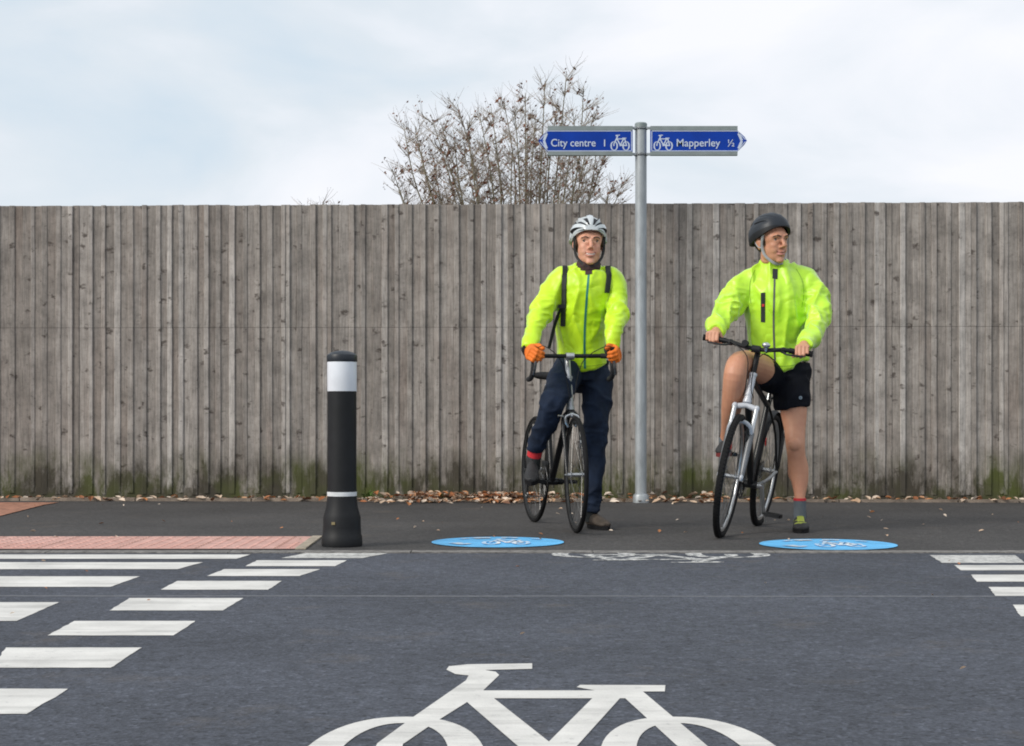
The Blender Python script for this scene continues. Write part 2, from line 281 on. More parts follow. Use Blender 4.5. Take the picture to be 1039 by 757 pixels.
# ------------------------------------------------------------------ mesh helpers
class MB:
    def __init__(s): s.v = []; s.f = []; s.m = []; s.t = []
    def add(s, vs, fs, mi=0, tint=None):
        o = len(s.v); s.v.extend([tuple(v) for v in vs])
        for f in fs: s.f.append(tuple(i + o for i in f)); s.m.append(mi); s.t.append(tint or (0.5, 0.5, 0.5))
        return s
    def box(s, c, size, mi=0, rot=None, tint=None):
        c = V(c); h = V(size) * .5; vs = []
        for dz in (-1, 1):
            for dx, dy in ((-1, -1), (1, -1), (1, 1), (-1, 1)):
                p = V((dx * h.x, dy * h.y, dz * h.z))
                if rot is not None: p = rot @ p
                vs.append(c + p)
        return s.add(vs, [(3, 2, 1, 0), (4, 5, 6, 7), (0, 1, 5, 4), (1, 2, 6, 5), (2, 3, 7, 6), (3, 0, 4, 7)], mi, tint)
    def loft(s, pts, rad, side=None, seg=16, mi=0, cap=True):
        """tube along pts; rad = r or (rx, ry) each; side = direction of rx"""
        pts = [V(p) for p in pts]; n = len(pts); vs = []; prev = None
        for i, p in enumerate(pts):
            t = (pts[min(i + 1, n - 1)] - pts[max(i - 1, 0)])
            if t.length < 1e-9: t = V((0, 0, 1))
            t.normalize()
            if side is not None: a = V(side)
            elif prev is not None: a = prev
            else: a = V((1, 0, 0)) if abs(t.x) < .8 else V((0, 1, 0))
            a = a - t * a.dot(t)
            if a.length < 1e-6: a = t.orthogonal()
            a.normalize(); prev = a; bb = t.cross(a)
            r = rad[i] if isinstance(rad, (list, tuple)) and len(rad) == n else rad
            rx, ry = r if isinstance(r, (list, tuple)) else (r, r)
            for k in range(seg):
                an = 2 * pi * k / seg; vs.append(p + a * (rx * cos(an)) + bb * (ry * sin(an)))
        fs = []
        for i in range(n - 1):
            for k in range(seg):
                k2 = (k + 1) % seg; fs.append((i * seg + k, i * seg + k2, (i + 1) * seg + k2, (i + 1) * seg + k))
        if cap: fs.append(tuple(range(seg - 1, -1, -1))); fs.append(tuple((n - 1) * seg + k for k in range(seg)))
        return s.add(vs, fs, mi)
    def ell(s, c, r, rot=None, seg=16, rings=10, mi=0):
        c = V(c); r = r if isinstance(r, (list, tuple)) else (r, r, r); vs = []
        for i in range(1, rings):
            th = pi * i / rings
            for k in range(seg):
                a = 2 * pi * k / seg; p = V((r[0] * sin(th) * cos(a), r[1] * sin(th) * sin(a), r[2] * cos(th)))
                vs.append(c + (rot @ p if rot is not None else p))
        tp = V((0, 0, r[2])); bt = V((0, 0, -r[2]))
        if rot is not None: tp = rot @ tp; bt = rot @ bt
        vs += [c + tp, c + bt]; T = len(vs) - 2; fs = []
        for i in range(rings - 2):
            for k in range(seg):
                k2 = (k + 1) % seg; fs.append((i * seg + k, (i + 1) * seg + k, (i + 1) * seg + k2, i * seg + k2))
        for k in range(seg):
            k2 = (k + 1) % seg; fs.append((T, k, k2)); fs.append((T + 1, (rings - 2) * seg + k2, (rings - 2) * seg + k))
        return s.add(vs, fs, mi)
    def cyl(s, a, b, r, r2=None, seg=16, mi=0): return s.loft([a, b], [r, r if r2 is None else r2], seg=seg, mi=mi)
    def lathe(s, prof, c=(0, 0, 0), seg=48, mis=None):
        """prof: (r, z) up the axis"""
        vs = []; c = V(c)
        for r, z in prof:
            for k in range(seg): a = 2 * pi * k / seg; vs.append(c + V((r * cos(a), r * sin(a), z)))
        for i in range(len(prof) - 1):
            pass
        o = len(s.v); s.v.extend([tuple(v) for v in vs])
        for i in range(len(prof) - 1):
            for k in range(seg):
                k2 = (k + 1) % seg
                s.f.append((o + i * seg + k, o + i * seg + k2, o + (i + 1) * seg + k2, o + (i + 1) * seg + k)); s.m.append(mis[i] if mis else 0); s.t.append((.5, .5, .5))
        s.f.append(tuple(o + k for k in range(seg - 1, -1, -1))); s.m.append(0); s.t.append((.5, .5, .5))
        s.f.append(tuple(o + (len(prof) - 1) * seg + k for k in range(seg))); s.m.append(mis[-1] if mis else 0); s.t.append((.5, .5, .5))
        return s
    def ring(s, c, axis, R_, r, seg=64, sub=10, mi=0, flat=1.0):
        """torus; flat scales the section along the axis"""
        c = V(c); ax = V(axis).normalized(); a = ax.orthogonal().normalized(); b = ax.cross(a); vs = []
        for i in range(seg):
            an = 2 * pi * i / seg; d = a * cos(an) + b * sin(an)
            for k in range(sub):
                q = 2 * pi * k / sub; vs.append(c + d * (R_ + r * cos(q)) + ax * (r * flat * sin(q)))
        fs = []
        for i in range(seg):
            i2 = (i + 1) % seg
            for k in range(sub): k2 = (k + 1) % sub; fs.append((i * sub + k, i2 * sub + k, i2 * sub + k2, i * sub + k2))
        return s.add(vs, fs, mi)
    def prism(s, poly, ext, mi=0):
        """poly: list of 3-D points (planar), ext: extrusion vector"""
        n = len(poly); vs = [V(p) for p in poly] + [V(p) + V(ext) for p in poly]
        fs = [tuple(range(n - 1, -1, -1)), tuple(range(n, 2 * n))] + [(i, (i + 1) % n, n + (i + 1) % n, n + i) for i in range(n)]
        return s.add(vs, fs, mi)
    def xf(s, mtx): s.v = [tuple(mtx @ V(v)) for v in s.v]; return s
    def mesh(s, name, mats, smooth=True, tint=False):
        me = bpy.data.meshes.new(name); me.from_pydata(s.v, [], s.f)
        for m in mats: me.materials.append(m)
        me.polygons.foreach_set('material_index', s.m)
        me.polygons.foreach_set('use_smooth', [smooth] * len(s.f))
        if tint:
            ca = me.color_attributes.new('tint', 'FLOAT_COLOR', 'CORNER'); d = []
            for f, t in zip(s.f, s.t): d += [t[0], t[1], t[2], 1.0] * len(f)
            ca.data.foreach_set('color', d)
        me.update(); return me

def put(name, me, parent=None, origin=None):
    """link a mesh given in place coordinates (or in its root's own frame when origin is False)"""
    o = bpy.data.objects.new(name, me); COL.objects.link(o)
    if parent is not None:
        o.parent = parent
        org = parent.get('_org') if origin is None else None
        if org is not None: me.transform(Matrix.Translation(-V(org)))
        if org is not None: o['_org'] = list(org)
    elif origin is not None and origin is not False:
        me.transform(Matrix.Translation(-V(origin))); o.location = origin
    return o

def auto_smooth(me, ang=35):
    bm = bmesh.new(); bm.from_mesh(me); bmesh.ops.recalc_face_normals(bm, faces=bm.faces)
    for e in bm.edges:
        if len(e.link_faces) == 2: e.smooth = e.calc_face_angle(0) < R(ang)
    bm.to_mesh(me); bm.free(); return me

def B(name, mb, mats, parent=None, origin=None, smooth=True, tint=False, ang=35):
    if not isinstance(mats, (list, tuple)): mats = [mats]
    me = mb.mesh(name, mats, smooth, tint)
    if smooth: auto_smooth(me, ang)
    return put(name, me, parent, origin)

def root(name, loc, label, cat, group=None, bake=True):
    o = bpy.data.objects.new(name, None); COL.objects.link(o); o.location = loc
    o.empty_display_size = .2
    o['label'] = label; o['category'] = cat
    if group: o['group'] = group
    if bake: o['_org'] = list(loc)
    return o
def tag(o, label, cat, group=None):
    o['label'] = label; o['category'] = cat
    if group: o['group'] = group
    return o
def struct(o, kind='structure'): o['kind'] = kind; return o

def crom(pts, rads=None, n=4):
    """Catmull-Rom through points (and radii)"""
    out = []; ro = []
    pts = [V(p) for p in pts]
    rr = None if rads is None else [r if isinstance(r, (list, tuple)) else (r, r) for r in rads]
    for i in range(len(pts) - 1):
        p0, p1, p2, p3 = pts[max(i - 1, 0)], pts[i], pts[i + 1], pts[min(i + 2, len(pts) - 1)]
        for k in range(n):
            t = k / n
            out.append(.5 * ((2 * p1) + (p2 - p0) * t + (2 * p0 - 5 * p1 + 4 * p2 - p3) * t * t + (3 * p1 - p0 - 3 * p2 + p3) * t ** 3))
            if rr:
                q0, q1, q2, q3 = rr[max(i - 1, 0)], rr[i], rr[i + 1], rr[min(i + 2, len(pts) - 1)]
                ro.append(tuple(max(.001, .5 * (2 * q1[j] + (q2[j] - q0[j]) * t + (2 * q0[j] - 5 * q1[j] + 4 * q2[j] - q3[j]) * t * t + (3 * q1[j] - q0[j] - 3 * q2[j] + q3[j]) * t ** 3)) for j in (0, 1)))
    out.append(pts[-1])
    if rr: ro.append(rr[-1]); return out, ro
    return out

def fuse(name, mb, mats, voxel=.005, smooth=4):
    """grow one continuous skin round overlapping closed shapes"""
    me = mb.mesh(name + '_raw', mats); o = bpy.data.objects.new(name + '_raw', me); COL.objects.link(o)
    r = o.modifiers.new('r', 'REMESH'); r.mode = 'VOXEL'; r.voxel_size = voxel; r.use_smooth_shade = True
    if smooth: s = o.modifiers.new('s', 'SMOOTH'); s.iterations = smooth; s.factor = .5
    dg = bpy.context.evaluated_depsgraph_get(); dg.update()
    out = bpy.data.meshes.new_from_object(o.evaluated_get(dg)); out.name = name
    bpy.data.objects.remove(o); bpy.data.meshes.remove(me)
    out.materials.clear()
    for m in mats: out.materials.append(m)
    out.polygons.foreach_set('use_smooth', [True] * len(out.polygons))
    out.update(); return out

def displace(me, fn):
    nrm = [v.normal.copy() for v in me.vertices]
    for v, n in zip(me.vertices, nrm): v.co += fn(v.co, n)
    me.update(); return me

def cloth(me, amp=.010, fx=9, fz=3, fine=.003, ff=26, seed=0, zones=None):
    off = V((seed * 3.1, seed * 1.7, seed * .9))
    def fn(c, n):
        w1, w2, w3 = (1, fx, fz)
        a = noise.noise(V((c.x * fx, c.y * fx, c.z * fz)) + off)
        ridge = (exp(-(a * 3.6) ** 2) - .45) * .75 + .45 * exp(-(a * 9) ** 2)
        b = noise.noise(V((c.x * ff, c.y * ff, c.z * ff * .7)) + off * 2)
        k = 1.0
        if zones:
            for (ctr, rad, kx, kz, aa) in zones:
                d = (c - ctr).length
                if d < rad:
                    w = 1 - d / rad
                    q = noise.noise(V((c.x * kx, c.y * kx, c.z * kz)) + off * 3)
                    ridge += w * aa * (exp(-(q * 3.4) ** 2) - .4)
        return n * (amp * ridge + fine * b)
    return displace(me, fn)

def bvh_of(me): return BVHTree.FromPolygons([v.co.copy() for v in me.vertices], [tuple(p.vertices) for p in me.polygons])
CAM = V((0, 0, CAMZ))
def hit(bvh, px, py, off=.004):
    d = P(px, py, 10.0) - CAM; d.normalize()
    loc, nrm, _, _ = bvh.ray_cast(CAM, d)
    if loc is None: return None, None
    if nrm.dot(d) > 0: nrm = -nrm
    return loc + nrm * off, nrm
def ribbon(mb, bvh, pix, w, off=.004, th=.004, mi=0, n=8):
    """a band lying on a garment, following a path"""
    pts = crom([V((a, b, 0)) for a, b in pix], n=n); L = []; NN = []
    for p in pts:
        l, nr = hit(bvh, p.x, p.y, off)
        if l is not None: L.append(l); NN.append(nr)
    if len(L) < 2: return
    for _ in range(2):
        NN = [(NN[max(i - 1, 0)] + NN[i] + NN[min(i + 1, len(NN) - 1)]).normalized() for i in range(len(NN))]
    vs = []; fs = []
    for i, (l, nr) in enumerate(zip(L, NN)):
        t = (L[min(i + 1, len(L) - 1)] - L[max(i - 1, 0)]).normalized(); s = t.cross(nr).normalized() * (w / 2)
        vs += [l - s, l + s, l + s - nr * th * 2, l - s - nr * th * 2]
    for i in range(len(L) - 1):
        a = i * 4; b = a + 4
        fs += [(a, a + 1, b + 1, b), (a + 1, a + 2, b + 2, b + 1), (a + 2, a + 3, b + 3, b + 2), (a + 3, a, b, b + 3)]
    fs += [(3, 2, 1, 0), tuple(len(L) * 4 - 4 + k for k in range(4))]
    mb.add(vs, fs, mi)

# ------------------------------------------------------------------ sky, sun, camera
SUN_EL, SUN_AZ = R(32), R(-56)          # light comes from the left, a little behind the camera; azimuth measured from straight behind
sd = V((sin(SUN_AZ) * cos(SUN_EL), -cos(SUN_AZ) * cos(SUN_EL), sin(SUN_EL)))       # towards the sun
w = bpy.data.worlds.new('World'); sc.world = w; w.use_nodes = True
nt = w.node_tree; L = nt.links; bg = nt.nodes['Background']
sky = N(nt, 'ShaderNodeTexSky', sky_type='NISHITA'); sky.sun_disc = False; sky.sun_elevation = SUN_EL
sky.sun_rotation = atan2(sd.x, sd.y); sky.air_density = 1.0; sky.dust_density = 1.5
tc = N(nt, 'ShaderNodeTexCoord')
mp = N(nt, 'ShaderNodeMapping'); mp.inputs['Scale'].default_value = (1, 1, 2.6); mp.inputs['Location'].default_value = (1.3, .4, .25); L.new(tc.outputs['Generated'], mp.inputs['Vector'])
n1 = N(nt, 'ShaderNodeTexNoise', i_Scale=4.2, i_Detail=7.0, i_Roughness=.5, i_Distortion=.35); L.new(mp.outputs[0], n1.inputs['Vector'])
cr = ramp(nt, [(0.30, (5.3, 6.3, 7.2)), (0.46, (6.4, 6.95, 7.5)), (0.56, (7.3, 7.6, 8.1)), (0.68, (8.0, 8.1, 8.5))])
L.new(n1.outputs['Fac'], cr.inputs[0])
n2 = N(nt, 'ShaderNodeTexNoise', i_Scale=1.4, i_Detail=5.0); L.new(mp.outputs[0], n2.inputs['Vector'])
fr = ramp(nt, [(0.25, .93), (0.6, 1.0)]); L.new(n2.outputs['Fac'], fr.inputs[0])
L.new(mixc(nt, sky.outputs[0], cr.outputs[0], fr.outputs[0]), bg.inputs['Color'])
bg.inputs['Strength'].default_value = 0.104

sl = bpy.data.lights.new('sun', 'SUN'); sl.energy = 2.2; sl.angle = R(22); sl.color = (1, .94, .85)
so = bpy.data.objects.new('sun', sl); COL.objects.link(so); so.rotation_euler = sd.to_track_quat('Z', 'Y').to_euler(); so.location = (-8, -6, 9)

cam = bpy.data.cameras.new('camera'); co = bpy.data.objects.new('camera', cam); COL.objects.link(co)
co.location = CAM; co.rotation_euler = (R(90), 0, 0)
cam.sensor_width = 36; cam.lens = 36 * FPX / 1039; cam.shift_y = (HOR - 378.5) / 1039; cam.clip_end = 2000; cam.clip_start = .05
sc.camera = co
sc.view_settings.view_transform = 'Standard'; sc.view_settings.look = 'None'; sc.view_settings.gamma = 1; sc.view_settings.exposure = 0.22
sc.cycles.use_denoising = True
sc.cycles.filter_width = 1.9
sc.cycles.max_bounces = 6

# ------------------------------------------------------------------ ground
KERB_Y = FPX * CAMZ / (560.5 - HOR)
def sheet(name, poly, z, m, kind=True):
    mb = MB(); mb.add([(x, y, z) for x, y in poly], [tuple(range(len(poly)))])
    me = mb.mesh(name, [m], False)
    if me.polygons[0].normal.z < 0: me.flip_normals()
    o = put(name, me)
    if kind: struct(o)
    return o
sheet('ground', [(-300, -200), (300, -200), (300, 500), (-300, 500)], -.012, mat('grass_verge', (0.05, 0.085, 0.025), .95, var=.4, vscale=3, bump=.5))
sheet('road', [(-40, -6), (40, -6), (40, KERB_Y - .055), (-40, KERB_Y - .055)], 0, M['road'])
sheet('footway', [(-40, KERB_Y + .075), (40, KERB_Y + .075), (40, 13.6), (-40, 13.6)], .002, M['footway'])
# flush kerb stones along the crossing
mb = MB(); x = -14.0; rk = random.Random(5)
while x < 14:
    l = .9
    mb.box((x + l / 2, KERB_Y + .01, -.046 + rk.uniform(0, .002)), (l - .006, .124, .1)); x += l
ks = struct(B('kerb', mb, M['kerb'], smooth=False))
# a resurfacing seam and a patch near the camera
mb = MB(); pts = []
for i in range(61):
    x = -6 + i * .2; y = 6.30 + .012 * noise.noise(V((x * 1.7, 0, 0))) - .004 * x; pts.append((x, y))
mb.add([(x, y + .020 + .012 * noise.noise(V((x * 9, 3, 0))), .0007) for x, y in pts] + [(x, y - .012, .0007) for x, y in pts], [(61 + i, 62 + i, i + 1, i) for i in range(60)])
struct(B('road_seam', mb, mat('bitumen_seam', (0.165, 0.172, 0.188), .85, var=.1, vscale=30, col2=(.09, .095, .11)), smooth=False))

def quad_mark(name, pix, m, z=.0016):
    q = [V(G(a, b)) for a, b in pix]; out = []
    for i in range(4):                                  # slightly ragged edges of the laid paint
        a, b = q[i], q[(i + 1) % 4]; n = max(2, int((b - a).length / .03)); d = (b - a).normalized(); nn = V((-d.y, d.x))
        for k in range(n):
            p = a.lerp(b, k / n); j = noise.noise(V((p.x * 14, p.y * 14, 1))) * .0045 + noise.noise(V((p.x * 55, p.y * 55, 4))) * .0025
            out.append(tuple(p + nn * (j if k else 0)))
    return sheet(name, out, z, m)
D = [((-137, 699), (69, 699.5), (27, 725), (-170, 725)),
     ((6, 657.5), (144, 657.5), (112, 678), (-10, 678)),
     ((75.5, 630.5), (198, 630.5), (176, 645.2), (48, 645.2)),
     ((131.5, 607.2), (247, 607.2), (226, 619.8), (111, 619.8)),
     ((180, 589.8), (286, 589.8), (272, 598.7), (163, 598.7)),
     ((227.5, 577.8), (325, 577.8), (304, 584.8), (210, 584.8)),
     ((261, 568.8), (352, 568.8), (340, 574.8), (249, 574.8))]
for q in D: quad_mark('dash_marking', q, M['whitepaint'])
quad_mark('dash_marking', ((310, 561.4), (395, 561.4), (367, 566.6), (285, 566.6)), M['wornpaint'])
for q in (((-190, 562.9), (254, 562.9), (240, 567.3), (-200, 567.3)), ((-180, 570.8), (206, 570.8), (180, 577.8), (-190, 577.8)),
          ((-220, 585.1), (142, 585.1), (112, 595.8), (-230, 595.8)), ((-300, 611.4), (60, 611.4), (17, 630.4), (-320, 630.4)),
          ((-420, 650), (-60, 650), (-110, 682), (-450, 682))):
    quad_mark('zebra_stripe_marking', q, M['whitepaint'])
quad_mark('dash_marking', ((943, 563.6), (1030, 563.6), (1040, 571.5), (956, 571.5)), M['wornpaint'])
for q in (((968, 573.8), (1062, 573.8), (1070, 579), (975, 579)), ((985, 583.4), (1085, 583.4), (1094, 590.6), (991, 590.6)),
          ((1003, 596), (1112, 596), (1124, 604.9), (1010, 604.9)), ((1027.5, 614), (1146, 614), (1165, 625.8), (1036, 625.8)),
          ((1062, 638), (1196, 638), (1220, 654), (1078, 654))):
    quad_mark('dash_marking', q, M['whitepaint'])

# bicycle emblem: strokes merged into one flat sheet
def emblem(kv, stroke=1.0):
    """returns verts (u,v) and triangles; wheels at v=0, handlebar at v=kv*1.37"""
    polys = []
    def line(a, b, wa, wb=None):
        wb = wb or wa; a = V(a); b = V(b); d = (b - a).normalized(); n = V((-d.y, d.x))
        polys.append([a + n * wa / 2, a - n * wa / 2, b - n * wb / 2, b + n * wb / 2])
    def hquad(*p): polys.append([V(q) for q in p])
    s = stroke
    for cx in (-.302, .302):
        n = 56
        for i in range(n):
            a0, a1 = 2 * pi * i / n, 2 * pi * (i + 1) / n
            def e(an, ri): 
                ex = abs(cos(an)) ** .88 * (1 if cos(an) >= 0 else -1); ey = abs(sin(an)) ** .88 * (1 if sin(an) >= 0 else -1)
                return V((cx + (.19 - ri) * ex, (.545 - ri * 1.05) * ey * kv))
            polys.append([e(a0, 0), e(a0, .074 * s), e(a1, .074 * s), e(a1, 0)])
    w = .074 * s
    def stripe(a, b, wx):     # a band of constant horizontal width
        polys.append([V((a[0] - wx / 2, a[1] * kv)), V((b[0] - wx / 2, b[1] * kv)), V((b[0] + wx / 2, b[1] * kv)), V((a[0] + wx / 2, a[1] * kv))])
    outline = [(382.6, 755), (420, 727.6), (472.7, 691), (475.5, 686), (462, 684.5), (453, 680), (455.5, 676.5), (475, 674.6), (540, 673.6), (540, 679.2), (492, 680.4), (503, 682.2), (506.5, 685.5), (491.5, 700), (472.7, 713.8), (439, 735), (410, 755)]
    hquad(*[(g[0] - .062, (g[1] - 3.243) * kv) for g in (G(*p) for p in outline)])
    hquad((-.345, -.01 * kv), (-.342, .24 * kv), (-.288, .24 * kv), (-.285, -.01 * kv))      # foot of the fork
    stripe((-.170, .91), (.040, -.02), w * 1.02)                  # down tube
    stripe((.195, .93), (-.012, -.02), w * .90)                    # seat tube
    stripe((.225, .93), (.335, 0), w * .84)                        # seat stay
    hquad((-.16, .79 * kv), (-.17, .905 * kv), (.22, .905 * kv), (.21, .79 * kv))     # top tube
    hquad((.10, .955 * kv), (.11, .99 * kv), (.325, .985 * kv), (.315, .89 * kv), (.16, .885 * kv))   # saddle
    hquad((.0, .02 * kv), (.0, .16 * kv), (.05, .20 * kv), (.32, .10 * kv), (.32, -.03 * kv))         # chain stay
    vs = []; fs = []
    for p in polys:
        o = len(vs)
        ar = sum(p[i].x * p[(i + 1) % len(p)].y - p[(i + 1) % len(p)].x * p[i].y for i in range(len(p)))
        if ar < 0: p = p[::-1]
        vs += p; fs.append(list(range(o, o + len(p))))
    r = delaunay_2d_cdt(vs, [], fs, 0, 1e-5)
    ov, oe, of, _, _, fo = r
    tri = [tuple(f) for f, src in zip(of, fo) if len(src)]
    return [(v.x, v.y) for v in ov], tri
def put_emblem(name, kv, mtx, m, parent=None, stroke=1.0, origin=None):
    vs, tri = emblem(kv, stroke); mb = MB(); mb.add([mtx @ V((u, v, 0)) for u, v in vs], tri)
    me = mb.mesh(name, [m], False)
    return put(name, me, parent, origin)

def flat_marking(name, kv, c, rot, m, label):
    o = put_emblem(name, kv, Matrix.Identity(4), m)
    o.location = (c[0], c[1], .0016); o.rotation_euler = (0, 0, rot)
    return tag(o, label, 'road marking', 'white cycle symbols painted on the road')
flat_marking('cycle_symbol_marking', 1.0, (.062, 3.243), 0, M['whitepaint'], 'large crisp white bicycle symbol painted on the road at the bottom edge of the photo')
fm = flat_marking('cycle_symbol_marking', .34, (.725, 8.17), pi, M['ghostpaint'], 'worn thin white bicycle symbol on the road by the kerb between the two blue discs'); fm.scale = (1.08, 1, 1)

# blue floor discs
def disc(px, py, r, label):
    x, y = G(px, py); o = root('blue_floor_disc', (x, y, 0), label, 'floor sticker', 'sky blue round floor stickers by the kerb')
    mb = MB(); n = 72
    mb.add([(x + r * cos(2 * pi * i / n), y + r * 1.04 * sin(2 * pi * i / n), .0065) for i in range(n)], [tuple(range(n))])
    B('disc_face', mb, M['bluepaint'], o, smooth=False)
    put_emblem('cycle_symbol', .5, Matrix.Translation((x + .045, y - .10, .0105)) @ Matrix.Scale(.26, 4) @ Matrix.Scale(1.6, 4, (0, 1, 0)), M['stickerwhite'], o, stroke=1.2)
    for (a0, a1, r0, r1) in ((100, 122, .62, .82), (66, 86, .66, .80), (205, 232, .60, .82), (126, 140, .70, .80), (30, 48, .72, .8)):
        k = 8; vs = []; mb = MB()
        for i in range(k + 1):
            a = R(a0 + (a1 - a0) * i / k); vs += [(x + r * r0 * cos(a), y + r * r0 * sin(a), .0105), (x + r * r1 * cos(a), y + r * r1 * sin(a), .0105)]
        mb.add(vs, [(2 * i, 2 * i + 2, 2 * i + 3, 2 * i + 1) for i in range(k)])
        me = mb.mesh('border_print', [M['stickerwhite']], False)
        if me.polygons[0].normal.z < 0: me.flip_normals()
        put('border_print', me, o)
    return o
disc(505, 551, .352, 'sky blue round floor sticker by the kerb in front of the racing bike')
disc(840, 553.4, .355, 'sky blue round floor sticker by the kerb in front of the rider in shorts')

# tactile paving with real blisters
mb = MB(); tx0 = -9.0
pf = [G(318, 545.3), G(300, 558.3)]
yt0, yt1 = G(300, 558.0)[1], G(318, 545.3)[1]
def xr(y): t = (y - yt0) / (yt1 - yt0); a = G(299, 558.0)[0]; b = G(317, 545.3)[0]; return a + (b - a) * t
mb.add([(tx0, yt0, .006), (xr(yt0), yt0, .006), (xr(yt1), yt1, .006), (tx0, yt1, .006)], [(0, 1, 2, 3)])
y = yt0 + .05
while y < yt1 - .02:
    x = -3.4
    while x < xr(y) - .03:
        mb.add([(x + r * cos(k * pi / 4), y + r * sin(k * pi / 4), z) for r, z in ((.0125, .0061), (.009, .0105)) for k in range(8)],
               [(k, (k + 1) % 8, 8 + (k + 1) % 8, 8 + k) for k in range(8)] + [tuple(range(8, 16))])
        x += .0667
    y += .0667
struct(B('tactile_paving', mb, M['tactile'], smooth=False))
mb = MB(); d = .055
mb.prism([(xr(yt0) + .002, yt0, .003), (xr(yt0) + d, yt0, .003), (xr(yt1) + d, yt1, .003), (xr(yt1) + .002, yt1, .003)], (0, 0, .007))
struct(B('edging_kerb', mb, M['pale_edge'], smooth=False))
sheet('block_paving', [G(-60, 530), G(0, 524.5), G(45, 513), G(60, 510.6), G(-60, 510.6)], .007, M['brickpink'])

# ------------------------------------------------------------------ fence
FY = 13.25; FR = R(-1.75)
fo = root('timber_fence', (0, FY, 0), 'tall weathered grey close-boarded timber fence running across the whole view', 'fence', bake=False)
fo.rotation_euler = (0, 0, FR)
FT = CAMZ + 212.5 * FY / FPX           # height of the fence
rf = random.Random(11); mb = MB(); x = -13.0; zm = CAMZ + 88 * FY / FPX; wide = True
while x < 13.0:
    wd = rf.uniform(.056, .084) if wide else rf.uniform(.034, .052)
    yo = rf.uniform(-.002, .003) - (0 if wide else .011)
    base = rf.gauss(.40, .15) if wide else rf.gauss(.66, .18)
    t = (max(0, min(1, base)), rf.random(), 0)
    # each board two lengths, butted at the middle rail, slightly wedge-shaped
    sk = rf.uniform(-.006, .006); g = .0007
    top = FT + .004 + rf.uniform(-.004, .002) + .004 * noise.noise(V((x * 1.3, 0, 0)))
    for z0, z1 in ((.05 + rf.uniform(-.01, .01), zm - .0012), (zm + .0012, top)):
        zz = [z0 + (z1 - z0) * k / 3 for k in range(4)]
        t2 = (max(0, min(1, t[0] + rf.uniform(-.03, .03))), t[1], 0)
        vs = []
        bow = [rf.uniform(-.0015, .0015) for _ in zz]
        for z, bw in zip(zz, bow):
            c = .004
            vs += [(x + g, yo + .022, z), (x + g + bw, yo + sk * .5 + c, z), (x + g + c + bw, yo + sk * .5, z), (x + wd - g - c + bw, yo - sk * .5, z), (x + wd - g + bw, yo - sk * .5 + c, z), (x + wd - g, yo + .022, z)]
        fs = [(5, 4, 3, 2, 1, 0), (18, 19, 20, 21, 22, 23)]
        for i in range(3):
            for k in range(6): k2 = (k + 1) % 6; fs.append((i * 6 + k, i * 6 + k2, i * 6 + 6 + k2, i * 6 + 6 + k))
        mb.add(vs, fs, 0, t2)
    x += wd * (.94 if wide else .9); wide = not wide if rf.random() < .86 else wide
B('board_panel', mb, M['fence'], fo, smooth=False, tint=True)
def ftone(a): return (a, rf.random(), 0)
for z in (.45, zm, FT - .28):
    mb = MB(); mb.box((0, .065, z), (26, .05, .09), tint=ftone(.4)); B('rail', mb, M['fence'], fo, smooth=False, tint=True)
for i in range(-4, 5):
    mb = MB(); mb.box((i * 3.0 + .5, .155, FT / 2), (.12, .12, FT - .03), tint=ftone(.4)); B('post', mb, M['fence'], fo, smooth=False, tint=True)
mb = MB(); mb.box((0, .012, .045), (26, .03, .11), tint=ftone(.1)); B('gravel_board', mb, M['fence'], fo, smooth=False, tint=True)
# strip of earth and the concrete edging along its foot
sheet('soil_strip', [(-13, FY - .17 + .40), (13, FY - .17 - .40), (13, FY + .1 - .40), (-13, FY + .1 + .40)], .008, mat('damp_soil', (0.045, 0.033, 0.024), .95, var=.4, vscale=20, bump=.8, bscale=90))
mb = MB(); x = -13.0
while x < 13:
    y0 = FY - .19 - math.tan(-FR) * (x + .45)
    mb.box((x + .45, y0, -.008 + rf.uniform(-.004, .004)), (.906, .045, .07), rot=Matrix.Rotation(FR, 3, 'Z')); x += .914
struct(B('edging_kerb', mb, M['concrete'], smooth=False))

